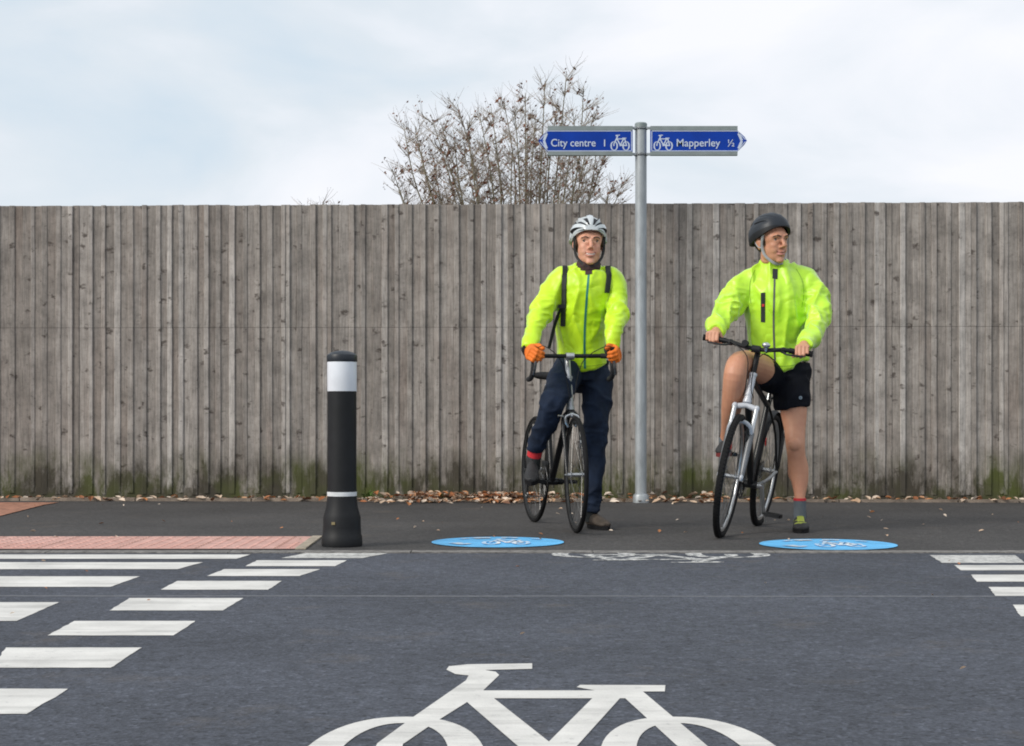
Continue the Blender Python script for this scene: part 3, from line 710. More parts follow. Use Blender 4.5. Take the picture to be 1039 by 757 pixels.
# fallen leaves: nobody could count them
rl = random.Random(3); mb = MB()
def leaf(x, y, z, s, t):
    a = rl.uniform(0, 2 * pi); tl = rl.uniform(-.5, .5); tw = rl.uniform(-.5, .5)
    rot = Matrix.Rotation(a, 3, 'Z') @ Matrix.Rotation(tl, 3, 'X') @ Matrix.Rotation(tw, 3, 'Y'); cu = rl.uniform(.0, .35) * s
    pts = [(-s, 0, 0), (-.45 * s, -.42 * s, cu), (.2 * s, -.5 * s, cu), (s, 0, .0), (.2 * s, .5 * s, cu), (-.45 * s, .42 * s, cu), (0, 0, -.1 * s)]
    mb.add([V((x, y, z)) + rot @ V(p) for p in pts], [(6, 0, 1), (6, 1, 2), (6, 2, 3), (6, 3, 4), (6, 4, 5), (6, 5, 0)], 0, (t, 0, 0))
def foot(x): return FY - .19 - math.tan(-FR) * x
for i in range(2300):
    u = rl.random()
    if u < .62: px = rl.gauss(470, 55) if rl.random() < .45 else rl.uniform(375, 730)
    else: px = rl.uniform(-120, 1160)
    x = (px - CX) * 13.0 / FPX; dense = 370 < px < 730
    dy = abs(rl.gauss(0, .17 if dense else .08)) 
    if not dense and rl.random() < .45: continue
    if dense and noise.noise(V((x * 2.6, 1.7, 0))) < .02 and rl.random() < .72: continue
    y = foot(x) + .08 - dy if rl.random() < .8 else foot(x) + rl.uniform(0, .14)
    z = .012 + (rl.uniform(0, .06) if dense and dy < .16 else rl.uniform(0, .015))
    if abs(y - foot(x)) < .03: z = max(z, .034)
    t = rl.choice((.1, .35, .5, .6, .72, .85, 1.0, 1.0, .9, .8)) + rl.uniform(-.08, .08)
    leaf(x, y, z, rl.uniform(.020, .044), min(1, max(0, t)))
for i in range(90):
    x = rl.uniform(-4.6, 4.6); y = rl.uniform(9.0, 12.8); 
    leaf(x, y, .012, rl.uniform(.008, .02), rl.choice((.5, .8, 1.0)))
for i in range(24):
    leaf(rl.uniform(-3, 3), rl.uniform(4.2, 8.2), .010, rl.uniform(.006, .012), rl.choice((.4, .8, 1.0)))
fl = put('fallen_leaves', mb.mesh('fallen_leaves', [M['leaves']], False, True)); struct(fl, 'stuff')

# small weeds at the foot of the fence
def weed(px, h, label, seed, big=1.0):
    r_ = random.Random(seed); x = (px - CX) * 13.05 / FPX; y = foot(x) + .06
    mb = MB()
    for i in range(int(16 * big)):
        a = r_.uniform(0, 2 * pi); ln = h * r_.uniform(.5, 1); o = V((r_.gauss(0, .02 * big), r_.gauss(0, .015), 0)); d = V((cos(a) * .5, sin(a) * .5, 1)).normalized()
        s = V((-sin(a), cos(a), 0)) * .007; k = 4; vs = []
        for j in range(k + 1):
            t = j / k; p = o + d * ln * t + V((cos(a), sin(a), -.6)) * ln * .35 * t * t; wdt = (1 - abs(t - .4) * 1.3); vs += [p - s * max(.05, wdt), p + s * max(.05, wdt)]
        mb.add(vs, [(2 * j, 2 * j + 1, 2 * j + 3, 2 * j + 2) for j in range(k)])
    o = B('weed', mb, M['weed'], smooth=False); o.location = (x, y, .02)
    tag(o, label, 'weed', 'green weeds at the foot of the fence')
weed(372, .10, 'bright green tuft of grass at the fence foot just right of the bollard', 1)
weed(446, .09, 'small green weed among the leaf pile between bollard and racing bike', 2, .8)

# ------------------------------------------------------------------ trees behind the fence
def tube_to(mb, pts, r0, r1, seg=5, mi=0):
    n = len(pts); mb.loft(pts, [r0 + (r1 - r0) * i / (n - 1) for i in range(n)], seg=seg, mi=mi, cap=False)
def tree(name, label, cat, base, fork, tips, seed, dens=1.0, spread=1.0):
    r_ = random.Random(seed); o = root(name, base, label, cat); base = V(base); fork = V(fork)
    tr = MB(); br = MB(); lf = MB()
    tube_to(tr, [base, base.lerp(fork, .5) + V((.02, 0, 0)), fork + V((0, 0, .05))], .085, .06, 10)
    def leafc(p, s):
        for _ in range(r_.choice((1, 1, 2, 3))):
            q = p + V((r_.gauss(0, .02), r_.gauss(0, .02), r_.gauss(0, .02))); a = V((r_.gauss(0, 1), r_.gauss(0, 1), r_.gauss(0, 1))).normalized(); b_ = a.orthogonal().normalized(); c_ = a.cross(b_)
            lf.add([q - b_ * s, q - c_ * s * .5, q + b_ * s, q + c_ * s * .5 + a * s * .3], [(0, 1, 2, 3)])
    def path(a, d, ln, up, n=5, jit=.11):
        pts = [a]; d = d.normalized(); p = a
        for i in range(n):
            d = (d + V((r_.gauss(0, jit), r_.gauss(0, jit), up))).normalized(); p = p + d * (ln / n); pts.append(p)
        return pts
    for tip in tips:
        tip = V(tip); mid = fork.lerp(tip, .45); mid = mid + V(((tip.x - fork.x) * .12, r_.gauss(0, .1), -.10)); st = crom([fork, fork.lerp(mid, .5) + V((r_.gauss(0, .03), r_.gauss(0, .05), 0)), mid, mid.lerp(tip, .55) + V((r_.gauss(0, .05), r_.gauss(0, .06), 0)), tip], n=5)
        L_ = (tip - fork).length; tube_to(br, st, .020, .0028, 6)
        for k in range(3, len(st) - 1):
            t = k / len(st)
            for _ in range(int(2.4 * dens + r_.random())):
                tg = (st[k + 1] - st[k]).normalized(); a = r_.uniform(0, 2 * pi); sd_ = V((cos(a), sin(a), 0))
                p1 = path(st[k], tg * .8 + sd_ * r_.uniform(.6, 1.6) * spread, r_.uniform(.2, .6) * (1.25 - t) * L_ * .34, .06, 6)
                tube_to(br, p1, .0062 * (1.2 - t * .5), .0018, 4, 1)
                for j in range(1, 6):
                    for _ in range(2 + (r_.random() < .3 * dens)):
                        a = r_.uniform(0, 2 * pi); tg2 = (p1[j] - p1[j - 1]).normalized()
                        p2 = path(p1[j], tg2 + V((cos(a), sin(a), r_.uniform(-.2, .4))) * 1.05, r_.uniform(.06, .26), .10, 3, .20)
                        tube_to(br, p2, .0023, .0009, 3, 1)
                        if r_.random() < .22: leafc(p2[-1 - (r_.random() < .5)], r_.uniform(.010, .022))
                    if r_.random() < .2: leafc(p1[j], r_.uniform(.016, .034))
    B('trunk', tr, M['bark'], o); 
    B('branches', br, [M['bark'], M['twig']], o, smooth=True, ang=80)
    put('leaves', lf.mesh('leaves', [M['deadleaf']], False), o)
    return o
TY = 17.0
def T(px, py, dy=0): return P(px, py, TY + dy)
fk = P(532, 395, TY); fk.z = 1.0
tree('bare_tree', 'bare multi-stemmed tree with a few brown leaves rising behind the fence', 'tree', (fk.x, TY, 0), fk,
     [T(398, 172, -.3), T(409, 124, .2), T(421, 128, -.2), T(437, 116, -.1), T(404, 192, .3), T(464, 106, .3), T(450, 150, -.4), T(486, 114, -.4), T(511, 102, 0), T(533, 94, .4), T(553, 82, -.2), T(575, 72, .1), T(592, 88, -.3), T(602, 116, .3),
      T(614, 158, 0), T(632, 184, .2), T(620, 190, -.3), T(470, 150, .6), T(500, 140, .5), T(428, 170, .1), T(520, 150, -.5), T(560, 130, .5), T(580, 150, -.4), T(596, 170, .4), T(544, 112, .6), T(480, 175, 0), T(450, 185, .4), T(545, 175, .3), T(424, 146, .5), T(447, 124, .4), T(474, 122, -.6), T(498, 108, .6), T(522, 108, -.6), T(460, 132, -.3), T(566, 100, .6), T(584, 116, -.5), T(438, 150, .6), T(490, 150, .8), T(535, 135, .7), T(607, 138, .5), T(570, 165, -.7)], 21, .80)
tree('bare_shrub', 'faint tuft of bare twigs just showing over the fence top left of the bare tree', 'shrub', (-2.15, 16.2, 0), (-2.12, 16.2, 1.6),
     [P(318, 214, 16.2), P(330, 211, 16.3), P(344, 213, 16.1)], 5, .25)

# ------------------------------------------------------------------ bollard
bx, by = G(347, 554.5); by = by
bo = root('bollard', (bx, by, 0), 'black plastic bollard with white reflective band near its top standing by the kerb', 'bollard')
mb = MB()
mb.lathe([(.104, .002), (.106, .012), (.104, .055), (.100, .062), (.0975, .10), (.0965, .150), (.092, .168), (.082, .205), (.0772, .245), (.0757, .262), (.0757, .30)], (bx, by, 0), 56)
B('base_moulding', mb, M['plasticblack'], bo)
pos = [(.0757, .30), (.0757, .302), (.0745, .306), (.0745, .795)]
mb = MB(); mb.lathe([(.0745, .255), (.0745, .955), (.0745, .9601)], (bx, by, 0), 56); B('shaft', mb, M['plasticblack'], bo)
mb = MB(); mb.lathe([(.0757, .268), (.0757, .288)], (bx, by, 0), 56); 
B('reflective_ring', MB().lathe([(.0768, .262), (.0768, .284)], (bx, by, 0), 56), mat('white_reflective_ring', (.66, .68, .70), .35), bo)
B('reflective_band', MB().lathe([(.0757, .803), (.0762, .806), (.0762, .952), (.0757, .955)], (bx, by, 0), 56), mat('white_reflective_band', (.70, .73, .78), .3, var=.08, vscale=5), bo)
B('cap', MB().lathe([(.0775, .956), (.079, .962), (.079, .984), (.076, .992), (.058, 1.004), (.030, 1.012), (.004, 1.014)], (bx, by, 0), 56), M['helblack'], bo)
mb = MB(); mb.box((bx - .035, by - .0945, .125), (.018, .006, .014)); B('fixing_tag', mb, mat('brass_fixing', (.30, .24, .12), .6), bo, smooth=False)

# ------------------------------------------------------------------ fingerpost
PX, PY = (650.3 - CX) * 12.93 / FPX, 12.93
fp = root('fingerpost', (PX, PY, 0), 'tall grey steel signpost with two blue cycle direction arms beside the left rider', 'signpost')
mpx = PY / FPX
ZT = CAMZ + (420 - 126) * mpx
mb = MB(); mb.lathe([(.0445, .0), (.0445, ZT)], (PX, PY, 0), 40); B('post', mb, M['galv'], fp)
B('post_cap', MB().lathe([(.048, ZT - .03), (.048, ZT + .002), (.04, ZT + .01), (.01, ZT + .015)], (PX, PY, 0), 40), M['signgrey'], fp)
B('post_collar', MB().lathe([(.062, .0), (.062, .05), (.055, .065), (.046, .07)], (PX, PY, 0), 40), M['galv'], fp)
FYS = PY - .052                                   # front of the arms
def S(px, py, y=0): return V(((px - CX) * mpx, FYS + y, CAMZ - (py - HOR) * mpx))
def text(body, h, m, parent, left, base, width=None, name='lettering'):
    cu = bpy.data.curves.new('t', 'FONT'); cu.body = body; cu.size = h; cu.extrude = .0008; cu.offset = .0006
    ob = bpy.data.objects.new('t', cu); COL.objects.link(ob)
    dg = bpy.context.evaluated_depsgraph_get(); dg.update()
    me = bpy.data.meshes.new_from_object(ob.evaluated_get(dg)); bpy.data.objects.remove(ob)
    xs = [v.co.x for v in me.vertices]; zs = [v.co.y for v in me.vertices]; k = (width / (max(xs) - min(xs))) if width else 1
    x0 = min(xs); mt = Matrix.Translation(left) @ Matrix.Rotation(R(90), 4, 'X') @ Matrix.Diagonal((k, 1, 1, 1)) @ Matrix.Translation((-x0, 0, 0))
    me.transform(mt); me.materials.clear(); me.materials.append(m); me.name = name
    return put(name, me, parent)
def arm(side, y0, y1, x_in, x_sh, x_tip, words, dist, wx, dx, bxp, dy):
    a = bpy.data.objects.new('sign_arm', None); COL.objects.link(a); a.parent = fp; a['_org'] = list(fp['_org'])
    a['label'] = words
    d = V((0, .05, 0)); th = (0, .044, 0)
    mb = MB(); mb.prism([S(x_in, y0), S(x_in, y0 + 4.3), S(x_sh, y0 + 4.3), S(x_sh, y0)], th)
    mb.prism([S(x_in, y1 - 3.6), S(x_in, y1), S(x_sh, y1), S(x_sh, y1 - 3.6)], th); B('edge_rail', mb, M['signgrey'], a, smooth=False)
    ym = (y0 + y1) / 2; e0, e1 = y0 + 4.4, y1 - 3.7; s = -1 if side < 0 else 1
    mb = MB(); mb.prism([S(x_in, e0, .004), S(x_in, e1, .004), S(x_sh, e1, .004), S(x_tip - s * 2.5, ym + 4, .004), S(x_tip, ym, .004), S(x_tip - s * 2.5, ym - 4, .004), S(x_sh, e0, .004)], (0, .034, 0))
    B('blue_panel', mb, M['signblue'], a, smooth=False)
    # thin border line and chevron
    mb = MB(); t = .8; yy = .0015; ex = (0, .0035, 0)
    xi = x_in + s * 1.2
    def seg(p, q):
        p = V((p[0], p[1])); q = V((q[0], q[1])); dd = (q - p).normalized(); n = V((-dd.y, dd.x)) * t / 2
        mb.prism([S(*(p + n), yy), S(*(p - n), yy), S(*(q - n), yy), S(*(q + n), yy)], ex)
    for p, q in (((xi, e0 + .6), (x_sh, e0 + .6)), ((xi, e1 - .6), (x_sh, e1 - .6)), ((xi, e0 + 1.1), (xi, e1 - 1.1)), ((x_sh + s * .2, e0 + .9), (x_tip - s * 1.6, ym - 1)), ((x_sh + s * .2, e1 - .9), (x_tip - s * 1.6, ym + 1))): seg(p, q)
    t = 2.6; seg((x_sh + s * 1.0, e0 + 3.0), (x_tip - s * 5.2, ym)); t = 2.6; yy = .0012; seg((x_sh + s * 1.0, e1 - 3.0), (x_tip - s * 5.2, ym + .3))
    B('white_border', mb, M['signwhite'], a, smooth=False)
    base = e1 - 5.2 + dy
    text(words_map[words][0], .082, M['signwhite'], a, S(wx[0], base, .0012), 0, (wx[1] - wx[0]) * mpx)
    text(words_map[words][1], .076, M['signwhite'], a, S(dx[0], base, .0012), 0)
    put_emblem('cycle_symbol', .42, Matrix.Translation(S((bxp[0] + bxp[1]) / 2, base - .5, .0025)) @ Matrix.Rotation(R(90), 4, 'X') @ Matrix.Scale((bxp[1] - bxp[0]) * mpx / .98, 4), M['signwhite'], a, stroke=1.0)
    # clamps round the post
    for yb in (y0 + 1.5, y1 - 1.5):
        mb = MB(); z = S(0, yb).z; mb.ring((PX, PY, z), (0, 0, 1), .049, .006, 40, 8, flat=1.6)
        mb.box((PX + s * .062, FYS + .028, z), (.045, .03, .016)); B('clamp', mb, M['galv'], a)
    return a
words_map = {'arm reading City centre 1': ('City centre', '1'), 'arm reading Mapperley': ('Mapperley', '½')}
arm(-1, 129.0, 158.5, 641.5, 555.5, 546.5, 'arm reading City centre 1', '1', (559, 604), (612.5, 615.5), (619, 638.5), 0)
arm(1, 129.0, 158.5, 659.5, 747.5, 757, 'arm reading Mapperley', '', (686, 730), (737.5, 744), (662.5, 682), 0)

# ------------------------------------------------------------------ bicycles
def bicycle(cfg):
    o = root('bicycle', cfg['loc'], cfg['label'], 'bicycle', 'bicycles astride which the riders stand', bake=False)
    o.rotation_euler = (cfg['lean'], 0, cfg['yaw'])
    WB, RW, tr_ = cfg['wb'], cfg['rw'], cfg['tyre']; zb = cfg['bar_z']; road = cfg['road']
    ra, fa = V((0, 0, RW)), V((WB, 0, RW)); ta = R(72.5); u = V((-cos(ta), 0, sin(ta)))
    A0 = V((WB - .047, 0, RW)); ax = lambda z: A0 + u * ((z - RW) / u.z)
    St = Matrix.Translation(A0) @ Matrix.Rotation(cfg['steer'], 4, u) @ Matrix.Translation(-A0)
    bb = V((.425, 0, .275)); st_top = bb + V((-.155, 0, cfg['seat_tube'])); hb, ht = ax(RW + .415 if not road else RW + .375), ax(cfg['head_top'])
    fc, f2 = M[cfg['frame']], M[cfg['frame2']]
    # frame
    mb = MB()
    mb.loft(crom([bb, st_top], n=6), .0165); mb.loft([bb, hb + u * .03], .0205 if not road else .019); mb.loft([st_top - V((0, 0, .03)), ht - u * .03], .0165)
    mb.cyl(bb - V((0, .036, 0)), bb + V((0, .036, 0)), .022)
    fr = B('frame', mb, fc, o)
    mb = MB(); mb.loft([hb, ht], .0205, seg=24); mb.loft([hb - u * .006, hb + u * .012], .024, seg=24); mb.loft([ht - u * .012, ht + u * .004], .024, seg=24); B('head_tube', mb, f2, fr)
    for s in (-1, 1):
        mb = MB(); mb.loft(crom([bb + V((-.01, s * .03, 0)), V((.2, s * .052, .30)), ra + V((0, s * .064, 0))]), .0095); B('chain_stay', mb, M[cfg['stay']], fr)
        mb = MB(); mb.loft(crom([st_top + V((-.01, s * .012, -.04)), V((.12, s * .045, .58)), ra + V((0, s * .064, 0))]), .0075); B('seat_stay', mb, fc, fr)
    # fork
    mb = MB()
    if road:
        for s in (-1, 1):
            mb.loft(crom([hb + V((0, s * .018, -.015)), hb + V((.01, s * .046, -.06)), (hb + fa) / 2 + V((-.004, s * .05, 0)), fa + V((0, s * .052, 0))]), [.013] * 4 + [.0125] * 4 + [.009] * 4 + [.0075])
        mb.ell(hb - u * .02, (.024, .034, .022)); fk_ = B('fork', mb.xf(St), fc, o)
    else:
        for s in (-1, 1):
            a = hb + V((.02, s * .062, -.03)); b_ = fa + V((0, s * .062, 0)); m_ = a.lerp(b_, .38)
            mb.loft([a, m_], .0145, seg=20, mi=1); mb.loft([m_ - (b_ - a).normalized() * .01, m_, a.lerp(b_, .8), b_ - V((.006, 0, 0))], [.0185, .019, .0165, .012], seg=20, mi=2)
            mb.ell(b_, (.016, .012, .02))
            mb.ell(a, (.017, .017, .020))
        mb.loft([hb + V((.012, -.066, -.035)), hb + V((.002, 0, -.018)), hb + V((.012, .066, -.035))], .017, seg=14)
        a = hb + V((.02, 0, -.03)); b_ = fa; m_ = a.lerp(b_, .36) + V((.03, 0, 0))
        arch = [m_ + V((-.012, -.064, 0)), m_ + V((.006, -.056, .035)), m_ + V((.012, -.03, .056)), m_ + V((.012, 0, .06)), m_ + V((.012, .03, .056)), m_ + V((.006, .056, .035)), m_ + V((-.012, .064, 0))]
        mb.loft(crom(arch), .0115, seg=10)
        fk_ = B('fork', mb.xf(St), [M['framewhite'], M['alu'], mat('dull_silver_fork_leg', (0.17, 0.175, 0.185), .4, metal=.3)], o)
    # wheels
    def wheel(c, steer, rear):
        r_ = random.Random(4 if rear else 8); X = St if steer else Matrix.Identity(4); rim_r = RW - tr_ * 2 + .004
        mb = MB(); mb.ring(c, (0, 1, 0), rim_r - .004, .0105, 84, 8, flat=.85); mb.ring(c, (0, 1, 0), rim_r - .014, .006, 84, 8, flat=1.1)
        w = B('wheel', mb.xf(X), M[cfg['rim']], o)
        mb = MB(); mb.ring(c, (0, 1, 0), RW - tr_, tr_, 96, 12)
        if not road:
            for i in range(96):
                a = 2 * pi * i / 96; d = V((cos(a), 0, sin(a))); t = V((-sin(a), 0, cos(a)))
                for s in (-1, 1):
                    p = c + d * (RW - tr_ * .18) + V((0, s * tr_ * .45, 0)); rot = Matrix((t, V((0, 1, 0)), d)).transposed()
                    mb.box(p, (.012, .010, .006), rot=rot)
        B('tyre', mb.xf(X), M['rubber'], w)
        mb = MB(); fl_ = .032 if not rear else .028
        for i in range(28):
            a = 2 * pi * i / 28; s = 1 if i % 2 else -1; k = 1 if (i // 2) % 2 else -1; ah = a + k * 1.25
            mb.loft([c + V((cos(ah) * .021, s * fl_, sin(ah) * .021)), c + V((cos(a) * (rim_r - .012), s * .003, sin(a) * (rim_r - .012)))], .00115, seg=5)
        B('spoke_lacing', mb.xf(X), M['steel'], w)
        mb = MB(); mb.cyl(c - V((0, .05, 0)), c + V((0, .05, 0)), .012, seg=20); mb.cyl(c - V((0, .066, 0)), c + V((0, .066, 0)), .0048, seg=12)
        for s in (-1, 1): mb.cyl(c + V((0, s * (fl_ - .002), 0)), c + V((0, s * (fl_ + .002), 0)), .025, seg=24)
        B('hub', mb.xf(X), M['alu'], w)
        a = .9; p = c + V((cos(a), 0, sin(a))) * rim_r * .72
        mb = MB(); mb.box(p, (.045, .006, .022), rot=Matrix.Rotation(-a, 3, 'Y')); B('spoke_reflector', mb.xf(X), M['alu'] if road else M['reflred'], w, smooth=False)
        return w
    wheel(ra, False, True); wheel(fa, True, False)
    # stem and handlebar
    stp = ax(zb - .015); bc = stp + V((.085, 0, .015))
    mb = MB(); mb.loft([ht, stp + u * .02], .0165, seg=20); mb.loft([stp, bc], .0155, seg=16); mb.cyl(bc - V((0, .024, 0)), bc + V((0, .024, 0)), .021, seg=20); B('stem', mb.xf(St), M['alu'] if road else M['plasticblack'], o)
    hw = cfg['bar_w']
    if road:
        mb = MB(); path = []
        for s in (-1, 1):
            pts = [bc, bc + V((0, s * hw * .55, 0)), bc + V((.004, s * hw * .88, 0)), bc + V((.035, s * hw, -.004)), bc + V((.085, s * hw, -.018)), bc + V((.108, s * (hw + .004), -.055)), bc + V((.088, s * (hw + .008), -.105)), bc + V((.04, s * (hw + .01), -.128)), bc + V((-.035, s * (hw + .012), -.135))]
            mb.loft(crom(pts), .0125, seg=14)
        hbar = B('handlebar', mb.xf(St), M['plasticblack'], o)
        for s in (-1, 1):
            mb = MB(); pts = [bc + V((.004, s * hw * .80, 0)), bc + V((.012, s * hw * .96, 0)), bc + V((.035, s * hw, -.004)), bc + V((.085, s * hw, -.018)), bc + V((.108, s * (hw + .004), -.055)), bc + V((.088, s * (hw + .008), -.105)), bc + V((.04, s * (hw + .01), -.128)), bc + V((-.035, s * (hw + .012), -.135))]
            mb.loft(crom(pts), .0155, seg=14); B('bar_tape', mb.xf(St), M['bartape'], hbar)
            mb = MB(); mb.loft(crom([bc + V((.06, s * hw, .0)), bc + V((.11, s * hw, .004)), bc + V((.148, s * hw, .03)), bc + V((.150, s * hw, .045))]), crom([bc] * 4, [(.016, .018), (.0165, .019), (.015, .019), (.010, .012)])[1], side=(0, 1, 0)); B('brake_hood', mb.xf(St), M['rubber'], hbar)
            mb = MB(); mb.loft(crom([bc + V((.148, s * hw, .018)), bc + V((.164, s * hw, -.02)), bc + V((.160, s * (hw + .006), -.075)), bc + V((.145, s * (hw + .012), -.112))]), [(.009, .006)] * 13, side=(0, 1, 0)); B('brake_lever', mb.xf(St), M['steel'], hbar)
            mb = MB(); a = bc + V((.145, s * hw, .03)); mb.loft(crom([a, a + V((.03, -s * .05, .02)), bc + V((.07, s * .06, -.04)), hb + V((.05, s * .01, .05))]), .0024, seg=6); B('cable', mb.xf(St), M['plasticblack'], hbar)
    else:
        pts = [bc + V((-.03, -hw, .02)), bc + V((-.012, -hw * .55, .02)), bc + V((0, -.05, .002)), bc + V((0, .05, .002)), bc + V((-.012, hw * .55, .02)), bc + V((-.03, hw, .02))]
        mb = MB(); mb.loft(crom(pts), .0125, seg=14); hbar = B('handlebar', mb.xf(St), M['plasticblack'], o)
        for s in (-1, 1):
            e = bc + V((-.03, s * hw, .02)); i_ = bc + V((-.02, s * (hw - .125), .02)); mb = MB(); mb.loft([i_, e.lerp(i_, .5), e], [.0165, .0155, .017], seg=16); mb.loft([e, e + V((0, s * .006, 0))], .0185, seg=16); B('grip', mb.xf(St), M['rubber'], hbar)
            mb = MB(); q = i_ + V((.006, -s * .03, -.004)); mb.ell(q, (.02, .022, .018)); mb.loft(crom([q + V((.02, 0, -.008)), q + V((.055, s * .03, -.02)), q + V((.05, s * .12, -.018))]), [(.008, .005)] * 9, seg=8); B('brake_lever', mb.xf(St), M['plasticblack'], hbar)
            mb = MB(); mb.loft(crom([q, q + V((.07, -s * .02, .0)), bc + V((.08, s * .03, -.05)), hb + V((.05, s * .015, .09)), hb + V((.0, s * .03, .03))]), .0027, seg=6); B('cable', mb.xf(St), M['plasticblack'], hbar)
        mb = MB(); mb.ell(bc + V((.018, .055, .03)), (.024, .024, .017)); mb.cyl(bc + V((.0, .055, .0)), bc + V((.014, .055, .024)), .012); B('bell', mb.xf(St), M['alu'], hbar)
        mb = MB(); mb.loft([bc + V((.0, -.06, .022)), bc + V((.04, -.062, .024))], .018, seg=16); mb.box(bc + V((0, -.06, .01)), (.02, .02, .02)); B('front_light', mb.xf(St), M['plasticblack'], hbar)
    # seat
    mb = MB(); sz = cfg['saddle']; sp = bb + V((-.155 / cfg['seat_tube'] * (sz - .06 - bb.z), 0, sz - .05 - bb.z)); mb.loft([st_top - V((0, 0, .03)), sp], .0135); B('seat_post', mb, M['alu'], o)
    mb = MB(); sx = sp.x; mb.loft(crom([V((sx - .13, 0, sz)), V((sx - .08, 0, sz + .005)), V((sx, 0, sz - .002)), V((sx + .09, 0, sz - .006)), V((sx + .14, 0, sz - .014))]), crom([V((0, 0, 0))] * 5, [(.05, .018), (.072, .024), (.042, .022), (.022, .018), (.014, .010)])[1], side=(0, 1, 0), seg=20); B('saddle', mb, M['rubber'], o)
    # drivetrain on the rider's right (local -y)
    ca = cfg['crank']; mb = MB()
    for s, an in ((-1, ca), (1, ca + pi)):
        e = bb + V((cos(an) * .17, s * .085, sin(an) * .17)); c0 = bb + V((0, s * .062, 0)); mb.loft([c0, e], [(.010, .015), (.008, .012)], side=(0, 1, 0), seg=12); mb.cyl(c0 - V((0, s * .02, 0)), c0 + V((0, s * .006, 0)), .019)
    cr_ = B('crank', mb, M['alu'] if not road else M['plasticblack'], o)
    for s, an in ((-1, ca), (1, ca + pi)):
        e = bb + V((cos(an) * .17, s * .085, sin(an) * .17)); mb = MB(); mb.cyl(e, e + V((0, s * .10, 0)), .006, seg=10)
        for dx in (-.038, .038): mb.box(e + V((dx, s * .065, 0)), (.014, .085, .022))
        for dy in (.022, .108): mb.box(e + V((0, s * dy, 0)), (.074, .012, .022))
        B('pedal', mb, M['plasticblack'], cr_, smooth=False)
    for rr_, yy in ((.088, -.050), (.066, -.043)):
        mb = MB(); mb.ring(bb + V((0, yy, 0)), (0, 1, 0), rr_, .006, 60, 6, flat=.4)
        for i in range(44):
            a = 2 * pi * i / 44; mb.box(bb + V((cos(a) * (rr_ + .006), yy, sin(a) * (rr_ + .006))), (.006, .002, .006), rot=Matrix.Rotation(-a, 3, 'Y'))
        for i in range(5):
            a = 2 * pi * i / 5; mb.loft([bb + V((0, yy, 0)), bb + V((cos(a) * rr_, yy, sin(a) * rr_))], [(.004, .010), (.003, .006)], side=(0, 1, 0), seg=8)
        B('chainring', mb, M['steel'], cr_)
    mb = MB(); cs = ra + V((0, -.040, 0))
    for k in range(7): mb.ring(cs + V((0, .016 - .005 * k, 0)), (0, 1, 0), .052 - .005 * k, .004, 40, 6, flat=.35)
    mb.cyl(cs - V((0, .02, 0)), cs + V((0, .02, 0)), .022); B('cassette', mb, M['steel'], o)
    mb = MB(); rc, rs_ = .090, .036; lo = V((-.02, -.046, RW - .16)) 
    mb.loft([bb + V((0, -.05, rc)), cs + V((0, -.005, rs_))], [(.003, .004)] * 2, side=(0, 1, 0), seg=6); mb.loft([bb + V((0, -.05, -rc)), lo + V((.02, 0, -.012))], [(.003, .004)] * 2, side=(0, 1, 0), seg=6)
    mb.ring(bb + V((0, -.05, 0)), (0, 1, 0), rc, .0035, 40, 6, flat=.8); B('chain', mb, M['steel'], o)
    mb = MB(); mb.loft([ra + V((.01, -.055, -.03)), V((.02, -.055, RW - .09)), lo], [(.010, .016), (.012, .016), (.008, .012)], side=(0, 1, 0), seg=10)
    mb.ring(lo, (0, 1, 0), .02, .005, 24, 6); mb.ring(V((.025, -.046, RW - .085)), (0, 1, 0), .02, .005, 24, 6); B('rear_derailleur', mb, M['steel'], o)
    mb = MB(); mb.box(bb + V((-.03, -.05, .11)), (.05, .022, .035)); mb.box(bb + V((-.04, -.03, .11)), (.02, .03, .02)); B('front_derailleur', mb, M['steel'], o, smooth=False)
    # brakes
    if road:
        mb = MB(); c = hb + V((.045, 0, -.055)); 
        for s in (-1, 1): mb.loft(crom([c + V((0, -s * .01, .03)), c + V((.0, s * .034, .015)), c + V((-.004, s * .034, -.02)), c + V((-.012, s * .02, -.045))]), [(.007, .009)] * 13, seg=8)
        mb.ell(c + V((-.01, 0, .02)), (.018, .013, .013)); B('front_brake', mb.xf(St), M['alu'], o)
        mb = MB(); mb.loft([hb + V((.03, -.048, -.04)), hb + V((.04, -.075, -.035)), hb + V((.04, -.085, -.035))], [.006, .006, .013], seg=12); B('front_light', mb.xf(St), M['alu'], o)
    else:
        for s in (-1, 1):
            mb = MB(); a = (hb + V((.02, 0, -.03))).lerp(fa, .40) + V((.028, s * .045, 0)); mb.loft([a + V((0, 0, -.03)), a + V((.004, 0, .07))], [(.008, .006)] * 2, seg=8); mb.box(a + V((-.012, -s * .012, .02)), (.045, .012, .012)); B('brake_arm', mb.xf(St), M['plasticblack'], o)
        # rear mudguard and carrier
        mb = MB(); vs = []; n = 34
        for i in range(n + 1):
            a = R(12 + 148 * i / n); 
            for j in range(5):
                q = (j - 2) / 2; rr_ = RW + .020 - .010 * q * q; vs.append(ra + V((cos(a) * rr_, q * .026, sin(a) * rr_)))
                
        fs = [(i * 5 + j, i * 5 + j + 1, i * 5 + j + 6, i * 5 + j + 5) for i in range(n) for j in range(4)]
        mb.add(vs, fs); vs2 = [V(v) + (V(v) - ra).normalized() * .003 for v in vs]; mb.add(vs2, [f[::-1] for f in fs]); B('rear_mudguard', mb, M['plasticblack'], o)
        mb = MB()
